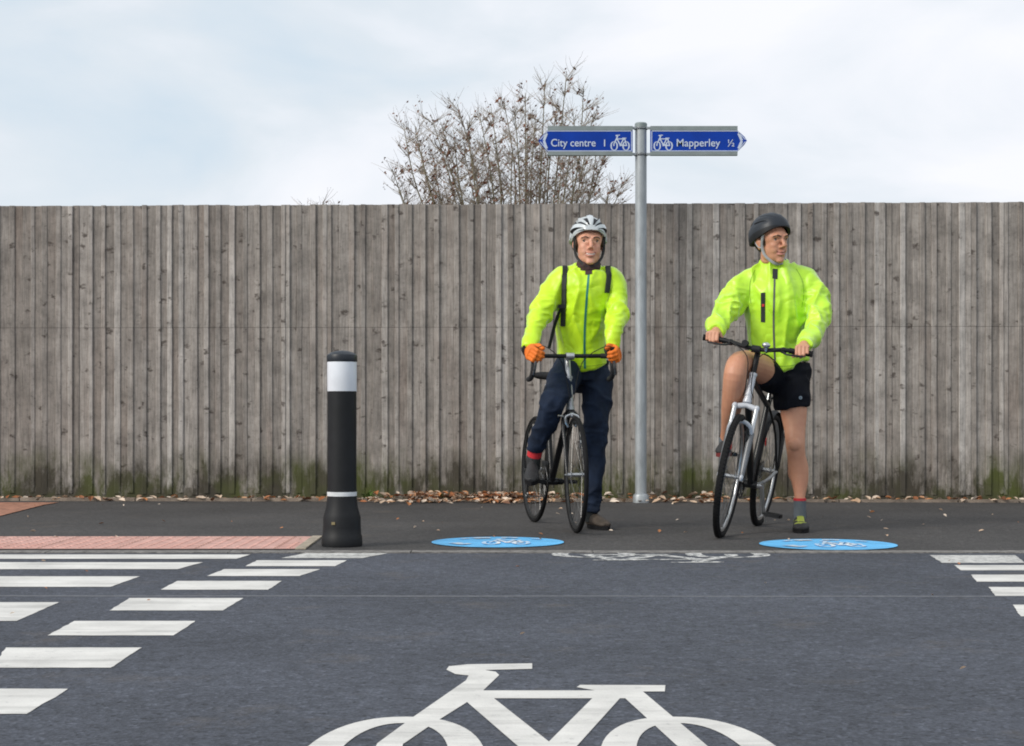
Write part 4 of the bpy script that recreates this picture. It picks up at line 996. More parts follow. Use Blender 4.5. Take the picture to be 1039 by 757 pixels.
        for s in (-1, 1):
            mb.loft([V((.17, s * .06, .80)), V((-.20, s * .06, .78))], .005, seg=8); mb.loft([ra + V((0, s * .075, .02)), V((-.02, s * .06, .785))], .005, seg=8); mb.loft([ra + V((0, s * .075, .02)), V((-.16, s * .06, .782))], .005, seg=8)
        for xx in (.17, .05, -.08, -.20): mb.loft([V((xx, -.06, .79)), V((xx, .06, .79))], .005, seg=8)
        B('rear_rack', mb, M['plasticblack'], o)
        mb = MB(); mb.loft([bb + V((-.10, .05, .02)), V((.26, .09, .05))], .006, seg=8); B('kickstand', mb, M['alu'], o)
    bpy.context.view_layer.update()
    mw = Matrix.Translation(o.location) @ o.rotation_euler.to_matrix().to_4x4()
    return o, mw, St, bc, bb
b1, W1, St1, bc1, bb1 = bicycle(dict(loc=(.140, 10.61, 0), yaw=R(-77), lean=R(-1.2), wb=1.0, rw=.336, tyre=.0135, bar_z=1.025, bar_w=.228, road=True, steer=R(-5), seat_tube=.54, head_top=.90, frame='frameblack', frame2='framesilver', stay='frameblack', rim='rimdark', saddle=.92, crank=R(2),
    label='black racing bicycle with drop handlebars held by the rider in long trousers'))
b2, W2, St2, bc2, bb2 = bicycle(dict(loc=(1.505, 10.27, 0), yaw=R(-109.4), lean=R(-8.6), wb=1.06, rw=.347, tyre=.0195, bar_z=1.062, bar_w=.305, road=False, steer=R(3), seat_tube=.50, head_top=.92, frame='frameblack', frame2='framewhite', stay='framesilver', rim='alu', saddle=.90, crank=R(72),
    label='black and white hybrid bicycle with straight handlebar and suspension fork under the rider in shorts'))
def topix(p): return (round(CX + p.x * FPX / p.y, 1), round(HOR - (p.z - CAMZ) * FPX / p.y, 1), round(p.y, 2))

# ------------------------------------------------------------------ people
def hand(mb, W, K, n, s, curl=(60, 80, 50), k=1.0, fat=0.0, thumb=None):
    d = (K - W).normalized(); n = (n - d * n.dot(d)).normalized(); s = (s - d * s.dot(d) - n * s.dot(n)).normalized()
    L0 = (K - W).length
    mb.loft([W - d * .03, W, W + d * L0 * .35, W + d * L0 * .75, K + d * .004], [(.026 + fat, .020 + fat), (.028 + fat, .019 + fat), (.037 + fat, .019 + fat), (.042 + fat, .0165 + fat), (.040 + fat, .013 + fat)], side=s)
    for i in range(4):
        ln = [(.040, .025, .020), (.045, .028, .022), (.042, .026, .021), (.033, .021, .018)][i]; off = .031 - .0207 * i
        p = K + s * off * k - n * .002; ang = 0; r0 = (.0092, .0095, .0090, .0080)[i] + fat * .7
        pts = [p - d * .02, p]
        for q, c in zip(ln, curl):
            ang += R(c + (i - 1.5) * 2); p = p + (d * cos(ang) - n * sin(ang)) * q * k; pts.append(p)
        mb.loft(pts, [r0, r0, r0 * .97, r0 * .9, r0 * .78], side=s, seg=10)
        for a, rr_ in zip(pts[1:], (r0 * 1.04, r0, r0 * .93, r0 * .80)): mb.ell(a, rr_, seg=10, rings=6)
    t = W + d * L0 * .32 + s * .026 - n * .006; td = thumb or (d * .55 + s * .55 - n * .6)
    td = td.normalized(); e1 = t + td * .042; e2 = e1 + (td * .35 + d * .6 - n * .5 - s * .15).normalized() * .032
    mb.loft([t - td * .01, t, e1, e2], [.015 + fat, .015 + fat, .011 + fat, .009 + fat * .8], seg=10)
    for a, rr_ in ((t, .0155 + fat), (e1, .0115 + fat), (e2, .009 + fat * .8)): mb.ell(a, rr_, seg=10, rings=6)

def headframe(C, yaw, pitch=0, roll=0):
    m = Matrix.Rotation(yaw, 3, 'Z') @ Matrix.Rotation(roll, 3, 'Y') @ Matrix.Rotation(pitch, 3, 'X')
    # local x = image right, local y = backwards, z = up ; forward = -y
    return lambda u, f, w_: C + m @ V((u, -f, w_)), m
def head(mb, H, m, s, neck_base, smile=1.0):
    E = lambda c, r: mb.ell(H(*[q * s for q in c]), tuple(q * s for q in r), rot=m, seg=24, rings=16)
    E((0, -.018, .040), (.077, .096, .088))       # skull
    E((0, .030, .022), (.066, .062, .062))        # forehead
    E((0, .020, -.034), (.0625, .064, .066))       # face
    E((0, .028, -.046), (.0555, .0535, .050))     # between cheeks and jaw
    E((0, .028, -.072), (.050, .052, .042))       # jaw
    E((0, .066, -.099), (.024, .020, .017))       # chin
    for sg in (-1, 1):
        E((sg * .031, .052, -.020), (.026, .028, .024))    # cheek bones
        E((sg * .027, .056, -.044), (.024, .024, .024))   # smiling cheeks
        E((sg * .043, .005, -.068), (.016, .034, .026))    # jaw corner
        E((sg * .0765, -.012, -.010), (.008, .020, .031)); E((sg * .082, -.020, .004), (.006, .016, .020))   # ears
        E((sg * .0100, .090, -.029), (.0078, .012, .0070)) # nostril wing
        mb.loft([H(sg * .008 * s, .088 * s, .027 * s), H(sg * .032 * s, .085 * s, .033 * s), H(sg * .052 * s, .066 * s, .026 * s)], [.009 * s, .010 * s, .007 * s], seg=10)   # brow
    mb.loft([H(0, .082 * s, .026 * s), H(0, .094 * s, .004 * s), H(0, .107 * s, -.018 * s), H(0, .108 * s, -.030 * s)], [.0095 * s, .0085 * s, .011 * s, .010 * s], seg=12)
    for (zz, rr_, ff) in ((-.0555, .0052, .0895), (-.0705, .0062, .0885)):
        mb.loft(crom([H(-.027 * s, .0695 * s, (zz + .010 * smile) * s), H(-.012 * s, (ff - .003) * s, zz * s), H(0, ff * s, (zz + .0005) * s), H(.012 * s, (ff - .003) * s, zz * s), H(.027 * s, .0695 * s, (zz + .010 * smile) * s)]), [rr_ * s * q for q in (.5, .6, .75, .9, 1, 1, 1, 1, 1, 1, 1, 1, .9, .75, .6, .55, .5)], seg=8)
    # neck
    nb = V(neck_base); mb.loft([nb - V((0, 0, .05)), nb, H(0, -.022 * s, -.085 * s), H(0, -.015 * s, -.03 * s)], [(.066, .062), (.060, .058), (.056, .058), (.055, .055)], side=(1, 0, 0), seg=20)
def face_post(me, H, m, s, lipm, smile_=1.0):
    """sockets, mouth line and lips pushed into the same continuous skin"""
    inv = m.transposed(); C = H(0, 0, 0); eyes = [V((sg * .0305, -.079, .0108)) * s for sg in (-1, 1)]
    bm = bmesh.new(); bm.from_mesh(me); sel = []
    for v in bm.verts:
        d = v.co - C
        if d.length > .2: continue
        q = (inv @ d) / s
        if q.y < .0 and abs(q.x) > .0195 and -.088 < q.z < .0 and not (abs(q.x) < .031 and -.075 < q.z < -.05): sel.append(v)
        elif q.y < -.02 and -.105 < q.z < -.079: sel.append(v)
    for _ in range(26): bmesh.ops.smooth_vert(bm, verts=sel, factor=.5, use_axis_x=True, use_axis_y=True, use_axis_z=True)
    bm.to_mesh(me); bm.free()
    for v in me.vertices:
        d = v.co - C
        if d.length > .2: continue
        q = inv @ d
        if q.y > 0: continue
        dv = 0
        for e in eyes:
            dx = (q.x - e.x) / (.0165 * s); dz = (q.z - e.z) / (.0068 * s); dv += .0050 * s * exp(-(dx * dx + dz * dz))
        mz = -.063 * s + .009 * s * (q.x / (.026 * s)) ** 2
        if abs(q.x) < .03 * s: dv += .0035 * s * exp(-((q.z - mz) / (.0028 * s)) ** 2)
        # crease from nose to mouth corner
        for sg in (-1, 1):
            lx = sg * (.018 + (-.030 - q.z / s) * .42) * s
            if -.066 * s < q.z < -.028 * s: dv += .0003 * smile_ * s * exp(-((q.x - lx) / (.005 * s)) ** 2)
        v.co += m @ V((0, dv, 0))
    me.update()
    for p in me.polygons:
        q = inv @ (p.center - C)
        if abs(q.x) < .027 * s and q.y < -.066 * s and -.0765 * s < q.z - .006 * s * (q.x / (.026 * s)) ** 2 < -.0525 * s: p.material_index = 1
def face_bits(o, H, m, s, gaze=0, teeth=True, brow='hair'):
    for sg in (-1, 1):
        mb = MB(); c = H(sg * .0305 * s, .0675 * s, .0105 * s); mb.ell(c, .0118 * s, rot=m, seg=20, rings=14)
        me = mb.mesh('eye', [M['sclera'], M['iris']]); g = (m @ V((sin(gaze), -cos(gaze), -.04))).normalized()
        for p in me.polygons:
            if (p.center - c).normalized().dot(g) > .72: p.material_index = 1
        put('eye', me, o)
        mb = MB(); mb.loft(crom([H(sg * .013 * s, .0930 * s, .0255 * s), H(sg * .030 * s, .0930 * s, .0315 * s), H(sg * .049 * s, .0750 * s, .0265 * s)]), [(.0042 * s, .0030 * s)] * 9, seg=8); B('eyebrow', mb, M['hair'], o)
        mb = MB(); mb.loft(crom([H(sg * .019 * s, .0775 * s, .0135 * s), H(sg * .031 * s, .0822 * s, .0178 * s), H(sg * .043 * s, .0745 * s, .0130 * s)]), .0016 * s, seg=6); B('eyelashes', mb, M['hair'], o)
    if teeth:
        mb = MB(); mb.loft(crom([H(-.021 * s, .0790 * s, -.0570 * s), H(-.011 * s, .0865 * s, -.0610 * s), H(0, .0895 * s, -.0625 * s), H(.011 * s, .0865 * s, -.0610 * s), H(.021 * s, .0790 * s, -.0570 * s)]), [(.0030 * s, .0030 * s)] + [(.0052 * s, .0030 * s)] * 15 + [(.0030 * s, .0030 * s)], seg=8); B('teeth', mb, M['teeth'], o)

def helmet(o, H, m, s, shell, vent, style):
    """domed shell with long vents let into it"""
    mb = MB(); nu, nv = 72, 56; Rx, Ry, Rz = .0925 * s * style['k'], .121 * s * style['k'], .100 * s * style['k']; vs = []; tp = style['tilt']
    bands = style['bands']
    def infl(phi, th):
        d = 0
        for (p0, p1, t0, t1) in bands:
            if p0 < abs(phi) < p1 and t0 < th < t1: d = 1
            elif p0 <= 0 and abs(phi) < p1 and t0 < th < t1: d = 1
        return d
    idx = {}
    for i in range(nu + 1):
        th = R(.4 + 179.2 * i / nu)                                     # front 0 .. back 180
        for j in range(nv + 1):
            lim = 96 if style['deep'] else 90
            phi = -lim + 2 * lim * j / nv
            dent = infl(phi, th * 180 / pi)
            k = 1 - .18 * dent
            x_ = Rx * sin(th) ** .8 * sin(R(phi)) * k; z_ = Rz * sin(th) ** .75 * cos(R(phi)) * k + (0 if abs(phi) < 88 else 0); f_ = Ry * cos(th) * (1 - .0 * dent)
            drop = .030 * s * max(0, -cos(th)) * (abs(phi) / 90) ** 2 + .018 * s * (sin(th) ** 3) * (abs(phi) / 90) ** 4
            fq, zq = f_ - .0, z_ - drop; vs.append(H(x_, fq * cos(tp) - zq * sin(tp) - (.018 if not style['deep'] else .027) * s, fq * sin(tp) + zq * cos(tp) + .050 * s))
    fs = []; ms = []
    for i in range(nu):
        for j in range(nv):
            th = .4 + 179.2 * (i + .5) / nu; lim = 96 if style['deep'] else 90; phi = -lim + 2 * lim * (j + .5) / nv
            fs.append((i * (nv + 1) + j, (i + 1) * (nv + 1) + j, (i + 1) * (nv + 1) + j + 1, i * (nv + 1) + j + 1)); ms.append(infl(phi, th))
    mb.v = [tuple(v) for v in vs]; mb.f = fs; mb.m = [2 if a and not style.get('vis') else a for a in ms]; mb.m = ms; mb.t = [(.5, .5, .5)] * len(fs)
    for n_, f in enumerate(fs):
        j = n_ % nv
        if j < 4 or j >= nv - 4: mb.m[n_] = style['rim']
    me = mb.mesh('h', [M[shell], M[vent], M['plasticblack']]); ob = bpy.data.objects.new('h', me); COL.objects.link(ob)
    sd_ = ob.modifiers.new('s', 'SOLIDIFY'); sd_.thickness = .016 * s; sd_.offset = -1
    dg = bpy.context.evaluated_depsgraph_get(); dg.update(); out = bpy.data.meshes.new_from_object(ob.evaluated_get(dg)); bpy.data.objects.remove(ob)
    out.name = 'helmet'; auto_smooth(out, 40)
    h = put('helmet', out, o)
    # straps from the helmet sides to under the chin
    for sg in (-1, 1):
        mb = MB(); mb.loft(crom([H(sg * .080 * s, .028 * s, .048 * s), H(sg * .079 * s, .014 * s, -.020 * s), H(sg * .066 * s, .022 * s, -.072 * s), H(sg * .030 * s, .048 * s, -.112 * s), H(0, .052 * s, -.120 * s)]), [(.0075 * s, .002 * s)] * 17, seg=8)
        mb.loft(crom([H(sg * .083 * s, -.055 * s, .030 * s), H(sg * .082 * s, -.020 * s, -.018 * s), H(sg * .079 * s, .012 * s, -.030 * s)]), [(.006 * s, .002 * s)] * 9, seg=8)
        B('chin_strap', mb, M[style['strap']], h)
    return h

def shoe(o, heel, fwd, up, L_, up_m, sole_m, accent=None, lace='strapgrey', name='shoe', wide=1.0):
    f = V(fwd).normalized(); u = V(up); u = (u - f * u.dot(f)).normalized(); s = f.cross(u); heel = V(heel); k = L_ / .29
    def q(a, h, w_=0): return heel + f * (a * L_) + u * (h * k) + s * w_
    mb = MB()
    pts = [q(.02, .048), q(.12, .055), q(.3, .055), q(.5, .048), q(.7, .040), q(.86, .034), q(.97, .030)]
    mb.loft(crom(pts), crom(pts, [(.026 * wide, .034), (.034 * wide, .043), (.036 * wide, .044), (.040 * wide, .036), (.046 * wide, .027), (.042 * wide, .020), (.022 * wide, .012)])[1], side=s, seg=20)
    mb.loft([q(.17, .05), q(.17, .085), q(.155, .125)], [(.036 * wide, .050), (.037 * wide, .046), (.036 * wide, .043)], side=s, seg=20)
    me = fuse(name, mb, [up_m, accent or up_m], .004, 5); C0 = heel
    if accent:
        for p in me.polygons:
            d = p.center - heel; a = d.dot(f) / L_; w_ = noise.noise(p.center * 22)
            if (.34 < a < .70 and abs(d.dot(s)) < .020) or w_ > .34: p.material_index = 1
    sh = put(name, me, o)
    mb = MB(); out = []
    n = 28
    for i in range(n):
        t = 2 * pi * i / n; a = .5 + .53 * cos(t); wd = (.036 + .016 * a - .012 * (a < .2)) * sin(t) * wide * (1 - .18 * max(0, a - .85) / .15); out.append(q(a, .0, wd))
    mb.prism(out, u * (.026 * k)); B('sole', mb, sole_m, sh)
    mb = MB()
    for i in range(5):
        a = .36 + .07 * i; h = .094 - .0095 * i; mb.loft([q(a, h - .006, -.022), q(a + .01, h, 0), q(a, h - .006, .022)], .0028, seg=6)
    B('lace', mb, M[lace], sh); return sh

def px_loft(mb, rows, side=(1, 0, 0), n=4, seg=24, grow=0.0):
    """rows: (px, py, Y, half width px, depth radius m or None for round)"""
    pts = []; rad = []
    for (a, b, Y, hw, dr) in rows:
        r = hw * Y / FPX + grow; pts.append(P(a, b, Y)); rad.append((r, (dr + grow) if dr else r))
    p, r = crom(pts, rad, n); mb.loft(p, r, side=side, seg=seg); return p

def nx(vv): return V(vv).normalized()
F1 = nx(W1.to_3x3() @ V((1, 0, 0))); L1 = nx(W1.to_3x3() @ V((0, 1, 0))); F2 = nx(W2.to_3x3() @ V((1, 0, 0))); L2 = nx(W2.to_3x3() @ V((0, 1, 0)))
UP = V((0, 0, 1))
hood = {s: W1 @ (St1 @ (bc1 + V((.115, s * .222, .004)))) for s in (-1, 1)}      # s=-1 rider's right = image left
grip = {s: W2 @ (St2 @ (bc2 + V((-.027, s * (.305 - .050), .02)))) for s in (-1, 1)}

# ---------- rider on the left: trousers, rucksack, orange gloves
def rider_one():
    heel = V(G(600, 533)) ; o = root('person', (heel[0], heel[1], 0), 'cyclist in yellow jacket, navy trousers, orange gloves and white helmet smiling at the camera', 'person', 'cyclists waiting at the crossing')
    s = 1.10; C = P(597.5, 246.5, 9.98); C.z -= .0125 * s; H, m = headframe(C, R(4), R(-3), R(1))
    body = MB(); head(body, H, m, s, P(597, 272, 10.03), 1.0)
    torso = [(591, 386, 10.15, 24, .10), (590, 355, 10.12, 23, .10), (589, 330, 10.08, 22, .105), (592, 305, 10.05, 25, .11), (595, 290, 10.03, 25, .105), (596, 281, 10.02, 20, .08), (597, 268, 10.02, 11, .06)]
    px_loft(body, torso)
    wr = {}; sl = {}
    for sg in (-1, 1):
        h = hood[sg]; Wp = h - F1 * .055 + UP * .030 + L1 * (sg * .026); K = h + F1 * .028 + UP * .008 + L1 * (sg * .034)
        wr[sg] = (Wp, K)
        body_h = MB(); hand(body, Wp, K, L1 * sg * .92 + UP * .38, UP * .85 - L1 * sg * .4, (30, 62, 45))
    shL = [(573, 284, 10.02, 8, None), (564.5, 290, 10.01, 9, None), (556, 304, 9.98, 8, None), (548, 320, 9.91, 7, None), (541.5, 335, 9.82, 5.6, None)]; shR = [(618.5, 284, 10.02, 8, None), (624.5, 291, 10.01, 8.5, None), (626, 306, 9.98, 8, None), (626, 321, 9.91, 7, None), (624, 335, 9.82, 5.6, None)]
    for sg, rows in ((-1, shL), (1, shR)):
        pts = [P(a, b, Y) for a, b, Y, r, _ in rows] + [wr[sg][0]]; rad = [r * 10 / FPX for _, _, _, r, _ in rows] + [.027]
        p, r = crom(pts, rad, 4); body.loft(p, r, seg=16)
    legR = [(604, 380, 10.13, 13.5, None), (605.5, 408, 10.10, 12.5, None), (604, 440, 10.04, 9.5, None), (603, 470, 10.03, 8.8, None), (601, 505, 10.02, 6, None), (600.5, 522, 10.02, 5.5, None)]
    legL = [(580, 376, 10.10, 13, None), (571, 390, 9.93, 11.5, None), (561, 409, 9.77, 9.5, None), (553, 432, 9.87, 8.5, None), (544, 455, 9.97, 5.8, None), (541, 466, 10.0, 5, None)]
    px_loft(body, legR, seg=16); px_loft(body, legL, seg=16)
    # feet inside the shoes
    body.loft([P(600.5, 519, 10.02), P(600, 527, 10.03), P(600.5, 531, 10.02)], [.032, .026, .018]); body.loft([P(541.5, 462, 9.99), P(541, 470, 10.0), P(541, 475, 10.01)], [.029, .026, .018])
    me = fuse('body', body, [M['skin1'], M['lips']], .0034, 5); face_post(me, H, m, s, None); put('body', me, o)
    face_bits(o, H, m, s, R(-2), True)
    # hair shows below the helmet
    hb = MB(); hb.ell(H(0, -.034 * s, .020 * s), (.0815 * s, .090 * s, .080 * s), rot=m, seg=24, rings=16)
    for sg in (-1, 1): hb.ell(H(sg * .073 * s, .018 * s, .010 * s), (.007 * s, .012 * s, .026 * s), rot=m)
    put('hair', fuse('hair', hb, [M['hair']], .005, 2), o)
    helmet(o, H, m, s, 'helwhite', 'heldark', dict(bands=[(5, 34, 9, 88), (38, 64, 11, 94), (68, 87, 20, 100), (6, 30, 94, 150), (36, 64, 100, 146)], deep=False, rim=0, strap='webbing', tilt=R(7), k=.98))
    # trousers
    tr_ = MB()
    px_loft(tr_, [(592, 366, 10.14, 25, .125), (592, 382, 10.14, 27, .135), (592, 393, 10.12, 22, .12)])
    px_loft(tr_, [(604, 378, 10.13, 16, None), (606, 402, 10.10, 15.5, None), (604.5, 430, 10.05, 12.5, None), (603.5, 455, 10.03, 11.2, None), (602, 485, 10.02, 9.6, None), (600.5, 508, 10.02, 8.6, None), (600.5, 519, 10.02, 8.8, None)], seg=20)
    px_loft(tr_, [(580, 372, 10.12, 16, None), (572, 385, 9.97, 15.5, None), (564, 402, 9.80, 14.0, None), (560, 412, 9.775, 12.5, None), (553, 432, 9.86, 11.0, None), (546, 448, 9.94, 9.0, None), (543.5, 457, 9.97, 8.2, None)], seg=20)
    me = fuse('trousers', tr_, [M['navy']], .006, 5); cloth(me, .010, 7, 9, .003, 24, 3, [(P(560, 408, 9.8), .16, 14, 22, .7), (P(604, 440, 10.03), .14, 10, 24, .7), (P(601, 512, 10.0), .12, 10, 34, .9)]); tj = put('trousers', me, o)
    mb = MB(); 
    B('waistband', MB().loft([P(592, 366, 10.14), P(592, 370, 10.14)], [(.155, .13)] * 2, side=(1, 0, 0)), M['blackcloth'], tj)
    # socks and shoes
    mb = MB(); mb.loft([P(543.5, 455, 9.97), P(542, 462.5, 9.99)], [.045, .044]); B('sock', mb, M['red'], o)
    mb = MB(); mb.loft([P(542, 461, 9.99), P(541, 476, 10.0)], [.042, .040]); B('sock', mb, M['webbing'], o)
    mb = MB(); mb.loft([P(600.3, 512, 10.02), P(599.5, 529, 10.03)], [.041, .039]); B('sock', mb, M['webbing'], o)
    shoe(o, P(540.5, 481, 10.06), V((-.04, -1, -.22)), V((0, -.2, 1)), .27, M['shoeblack'], M['rubber'], None, 'webbing')
    g = P(596.5, 500, 10.10); shoe(o, V((g.x, g.y, .001)), V((.36, -.93, 0)), UP, .285, M['shoebrown'], M['rubber'], None, 'strapgrey')
    # jacket
    jk = MB()
    px_loft(jk, [(593, 374, 10.13, 25, .135), (590.5, 362, 10.12, 25.5, .14), (589.5, 345, 10.10, 24.5, .135), (589.5, 325, 10.07, 25, .14), (592, 305, 10.04, 28.5, .145), (595, 290, 10.02, 30, .135), (596, 280.5, 10.01, 27, .11), (596.5, 274, 10.01, 17, .085), (597, 270, 10.0, 13, .078)])
    for sg, rows in ((-1, [(584, 277.5, 10.02, 9), (573, 282, 10.02, 11.5), (564.5, 290, 10.01, 12.5), (556, 304, 9.98, 12), (548, 320, 9.91, 10.8), (541.5, 335, 9.82, 9.0)]), (1, [(609, 277.5, 10.02, 9), (618.5, 281.5, 10.02, 11.5), (624.5, 291, 10.01, 12), (626, 306, 9.98, 11.5), (626, 321, 9.91, 10.4), (624, 335, 9.82, 8.8)])):
        pts = [P(a, b, Y) for a, b, Y, r in rows] + [wr[sg][0] - F1 * .004 + UP * .004]; rad = [r * 10 / FPX for *_, r in rows] + [.040]
        p, r = crom(pts, rad, 4); jk.loft(p, r, seg=20)
    me = fuse('jacket', jk, [M['hivis1']], .006, 10)
    cloth(me, .012, 8, 4, .0028, 24, 1, [(P(547, 322, 9.9), .2, 9, 26, 1.2), (P(626, 322, 9.9), .2, 9, 26, 1.2), (P(572, 300, 10), .12, 16, 22, .5), (P(590, 365, 10.1), .2, 9, 22, .5)])
    J = put('jacket', me.copy(), o); bv = bvh_of(me)
    mb = MB(); ribbon(mb, bv, [(597.5, 277), (595.5, 300), (593.5, 330), (593, 352), (593.5, 374)], .013, .002, .003); B('zip', mb, M['teal'], J, smooth=False)
    for q in ([(577, 273), (571.5, 283), (570, 294), (571.5, 304)], [(612, 273), (617.5, 284), (618.5, 296), (616.5, 306)], [(568.5, 370.5), (578, 370.8), (590, 371.5), (603, 371), (614, 369)]):
        mb = MB(); ribbon(mb, bv, q, .0035, .0012, .002); B('seam', mb, M['seam1'], J, smooth=False)
    mb = MB(); mb.loft(crom([P(597, 266, 10.0), P(597, 270, 10.0)]), [(.080, .074)] * 5, side=(1, 0, 0)); 
    ring_c = P(597, 272, 10.0); mb2 = MB(); mb2.ring(ring_c, (0, -.15, 1), .070, .012, 48, 10, flat=1.7); B('collar', mb2, M['hivis1'], J)
    mb = MB(); mb.loft(crom([P(597, 275, 10.0), P(597, 268.5, 9.99), P(597, 264, 10.0)]), crom([V((0, 0, 0))] * 3, [(.076, .084), (.073, .080), (.064, .068)])[1], side=(1, 0, 0)); 
    nk = fuse('neck_warmer', mb, [M['neck']], .005, 2); cloth(nk, .004, 14, 30, .002, 40, 5); nw = put('neck_warmer', nk, o)
    mb = MB(); ribbon(mb, bv, [(597, 271), (597.2, 275)], .075, .006, .004); ribbon(mb, bv, [(597.2, 274.5), (597.4, 278.5)], .040, .005, .004); B('open_collar_lining', mb, M['neck'], nw, smooth=False)
    for sg in (-1, 1):
        Wp, K = wr[sg]; mb = MB(); hand(mb, Wp, K, L1 * sg * .92 + UP * .38, UP * .85 - L1 * sg * .4, (30, 62, 45), fat=.0065)
        d = (K - Wp).normalized(); gl = put('glove', fuse('glove', mb, [M['orange']], .0034, 2), o)
        mb = MB(); mb.loft([Wp - d * .034, Wp + d * .012], [.0425, .043], seg=20); B('glove_cuff', mb, M['webbing'], gl)
    return bv, me, torso
bv1, jm1, _t = rider_one()

# ---------- rucksack on the left rider
def rucksack():
    c = P(593, 312, 10.27); o = root('rucksack', (c.x, c.y, c.z - .24), 'dark rucksack worn by the cyclist with orange gloves, black straps over the jacket', 'rucksack')
    mb = MB(); mb.loft(crom([c + V((0, .02, -.23)), c + V((0, .03, -.15)), c + V((0, .03, 0)), c + V((0, .01, .16)), c + V((0, -.02, .21))]), crom([V((0, 0, 0))] * 5, [(.11, .06), (.125, .08), (.125, .08), (.10, .06), (.05, .03)])[1], side=(1, 0, 0), seg=28)
    me = fuse('pack_body', mb, [M['pack']], .008, 4); cloth(me, .008, 7, 9, .002, 20, 8); put('pack_body', me, o)
    mb = MB(); ribbon(mb, bv1, [(573.5, 267.5), (573, 276), (572.8, 290), (572.6, 305), (572, 318), (571.5, 331)], .030, .009, .006); B('shoulder_strap', mb, M['webbing'], o, smooth=False)
    mb = MB(); ribbon(mb, bv1, [(616.5, 268), (617.3, 278), (616.5, 290), (615.5, 297)], .032, .009, .006); B('shoulder_strap', mb, M['webbing'], o, smooth=False)
    mb = MB(); ribbon(mb, bv1, [(571, 310), (568, 316), (565.5, 322)], .014, .008, .004); a = P(565, 322, 9.98); 
    mb.loft(crom([P(566, 320, 9.97), P(562, 333, 10.02), P(559, 345, 10.06), P(557, 353, 10.10)]), [(.010, .004)] * 13, seg=8); B('strap_tail', mb, M['webbing'], o, smooth=False)
    mb = MB(); l, n_ = hit(bv1, 571.8, 311, .018)
    if l: mb.box(l, (.040, .014, .022))
    B('strap_buckle', mb, M['plasticblack'], o, smooth=False)
rucksack()

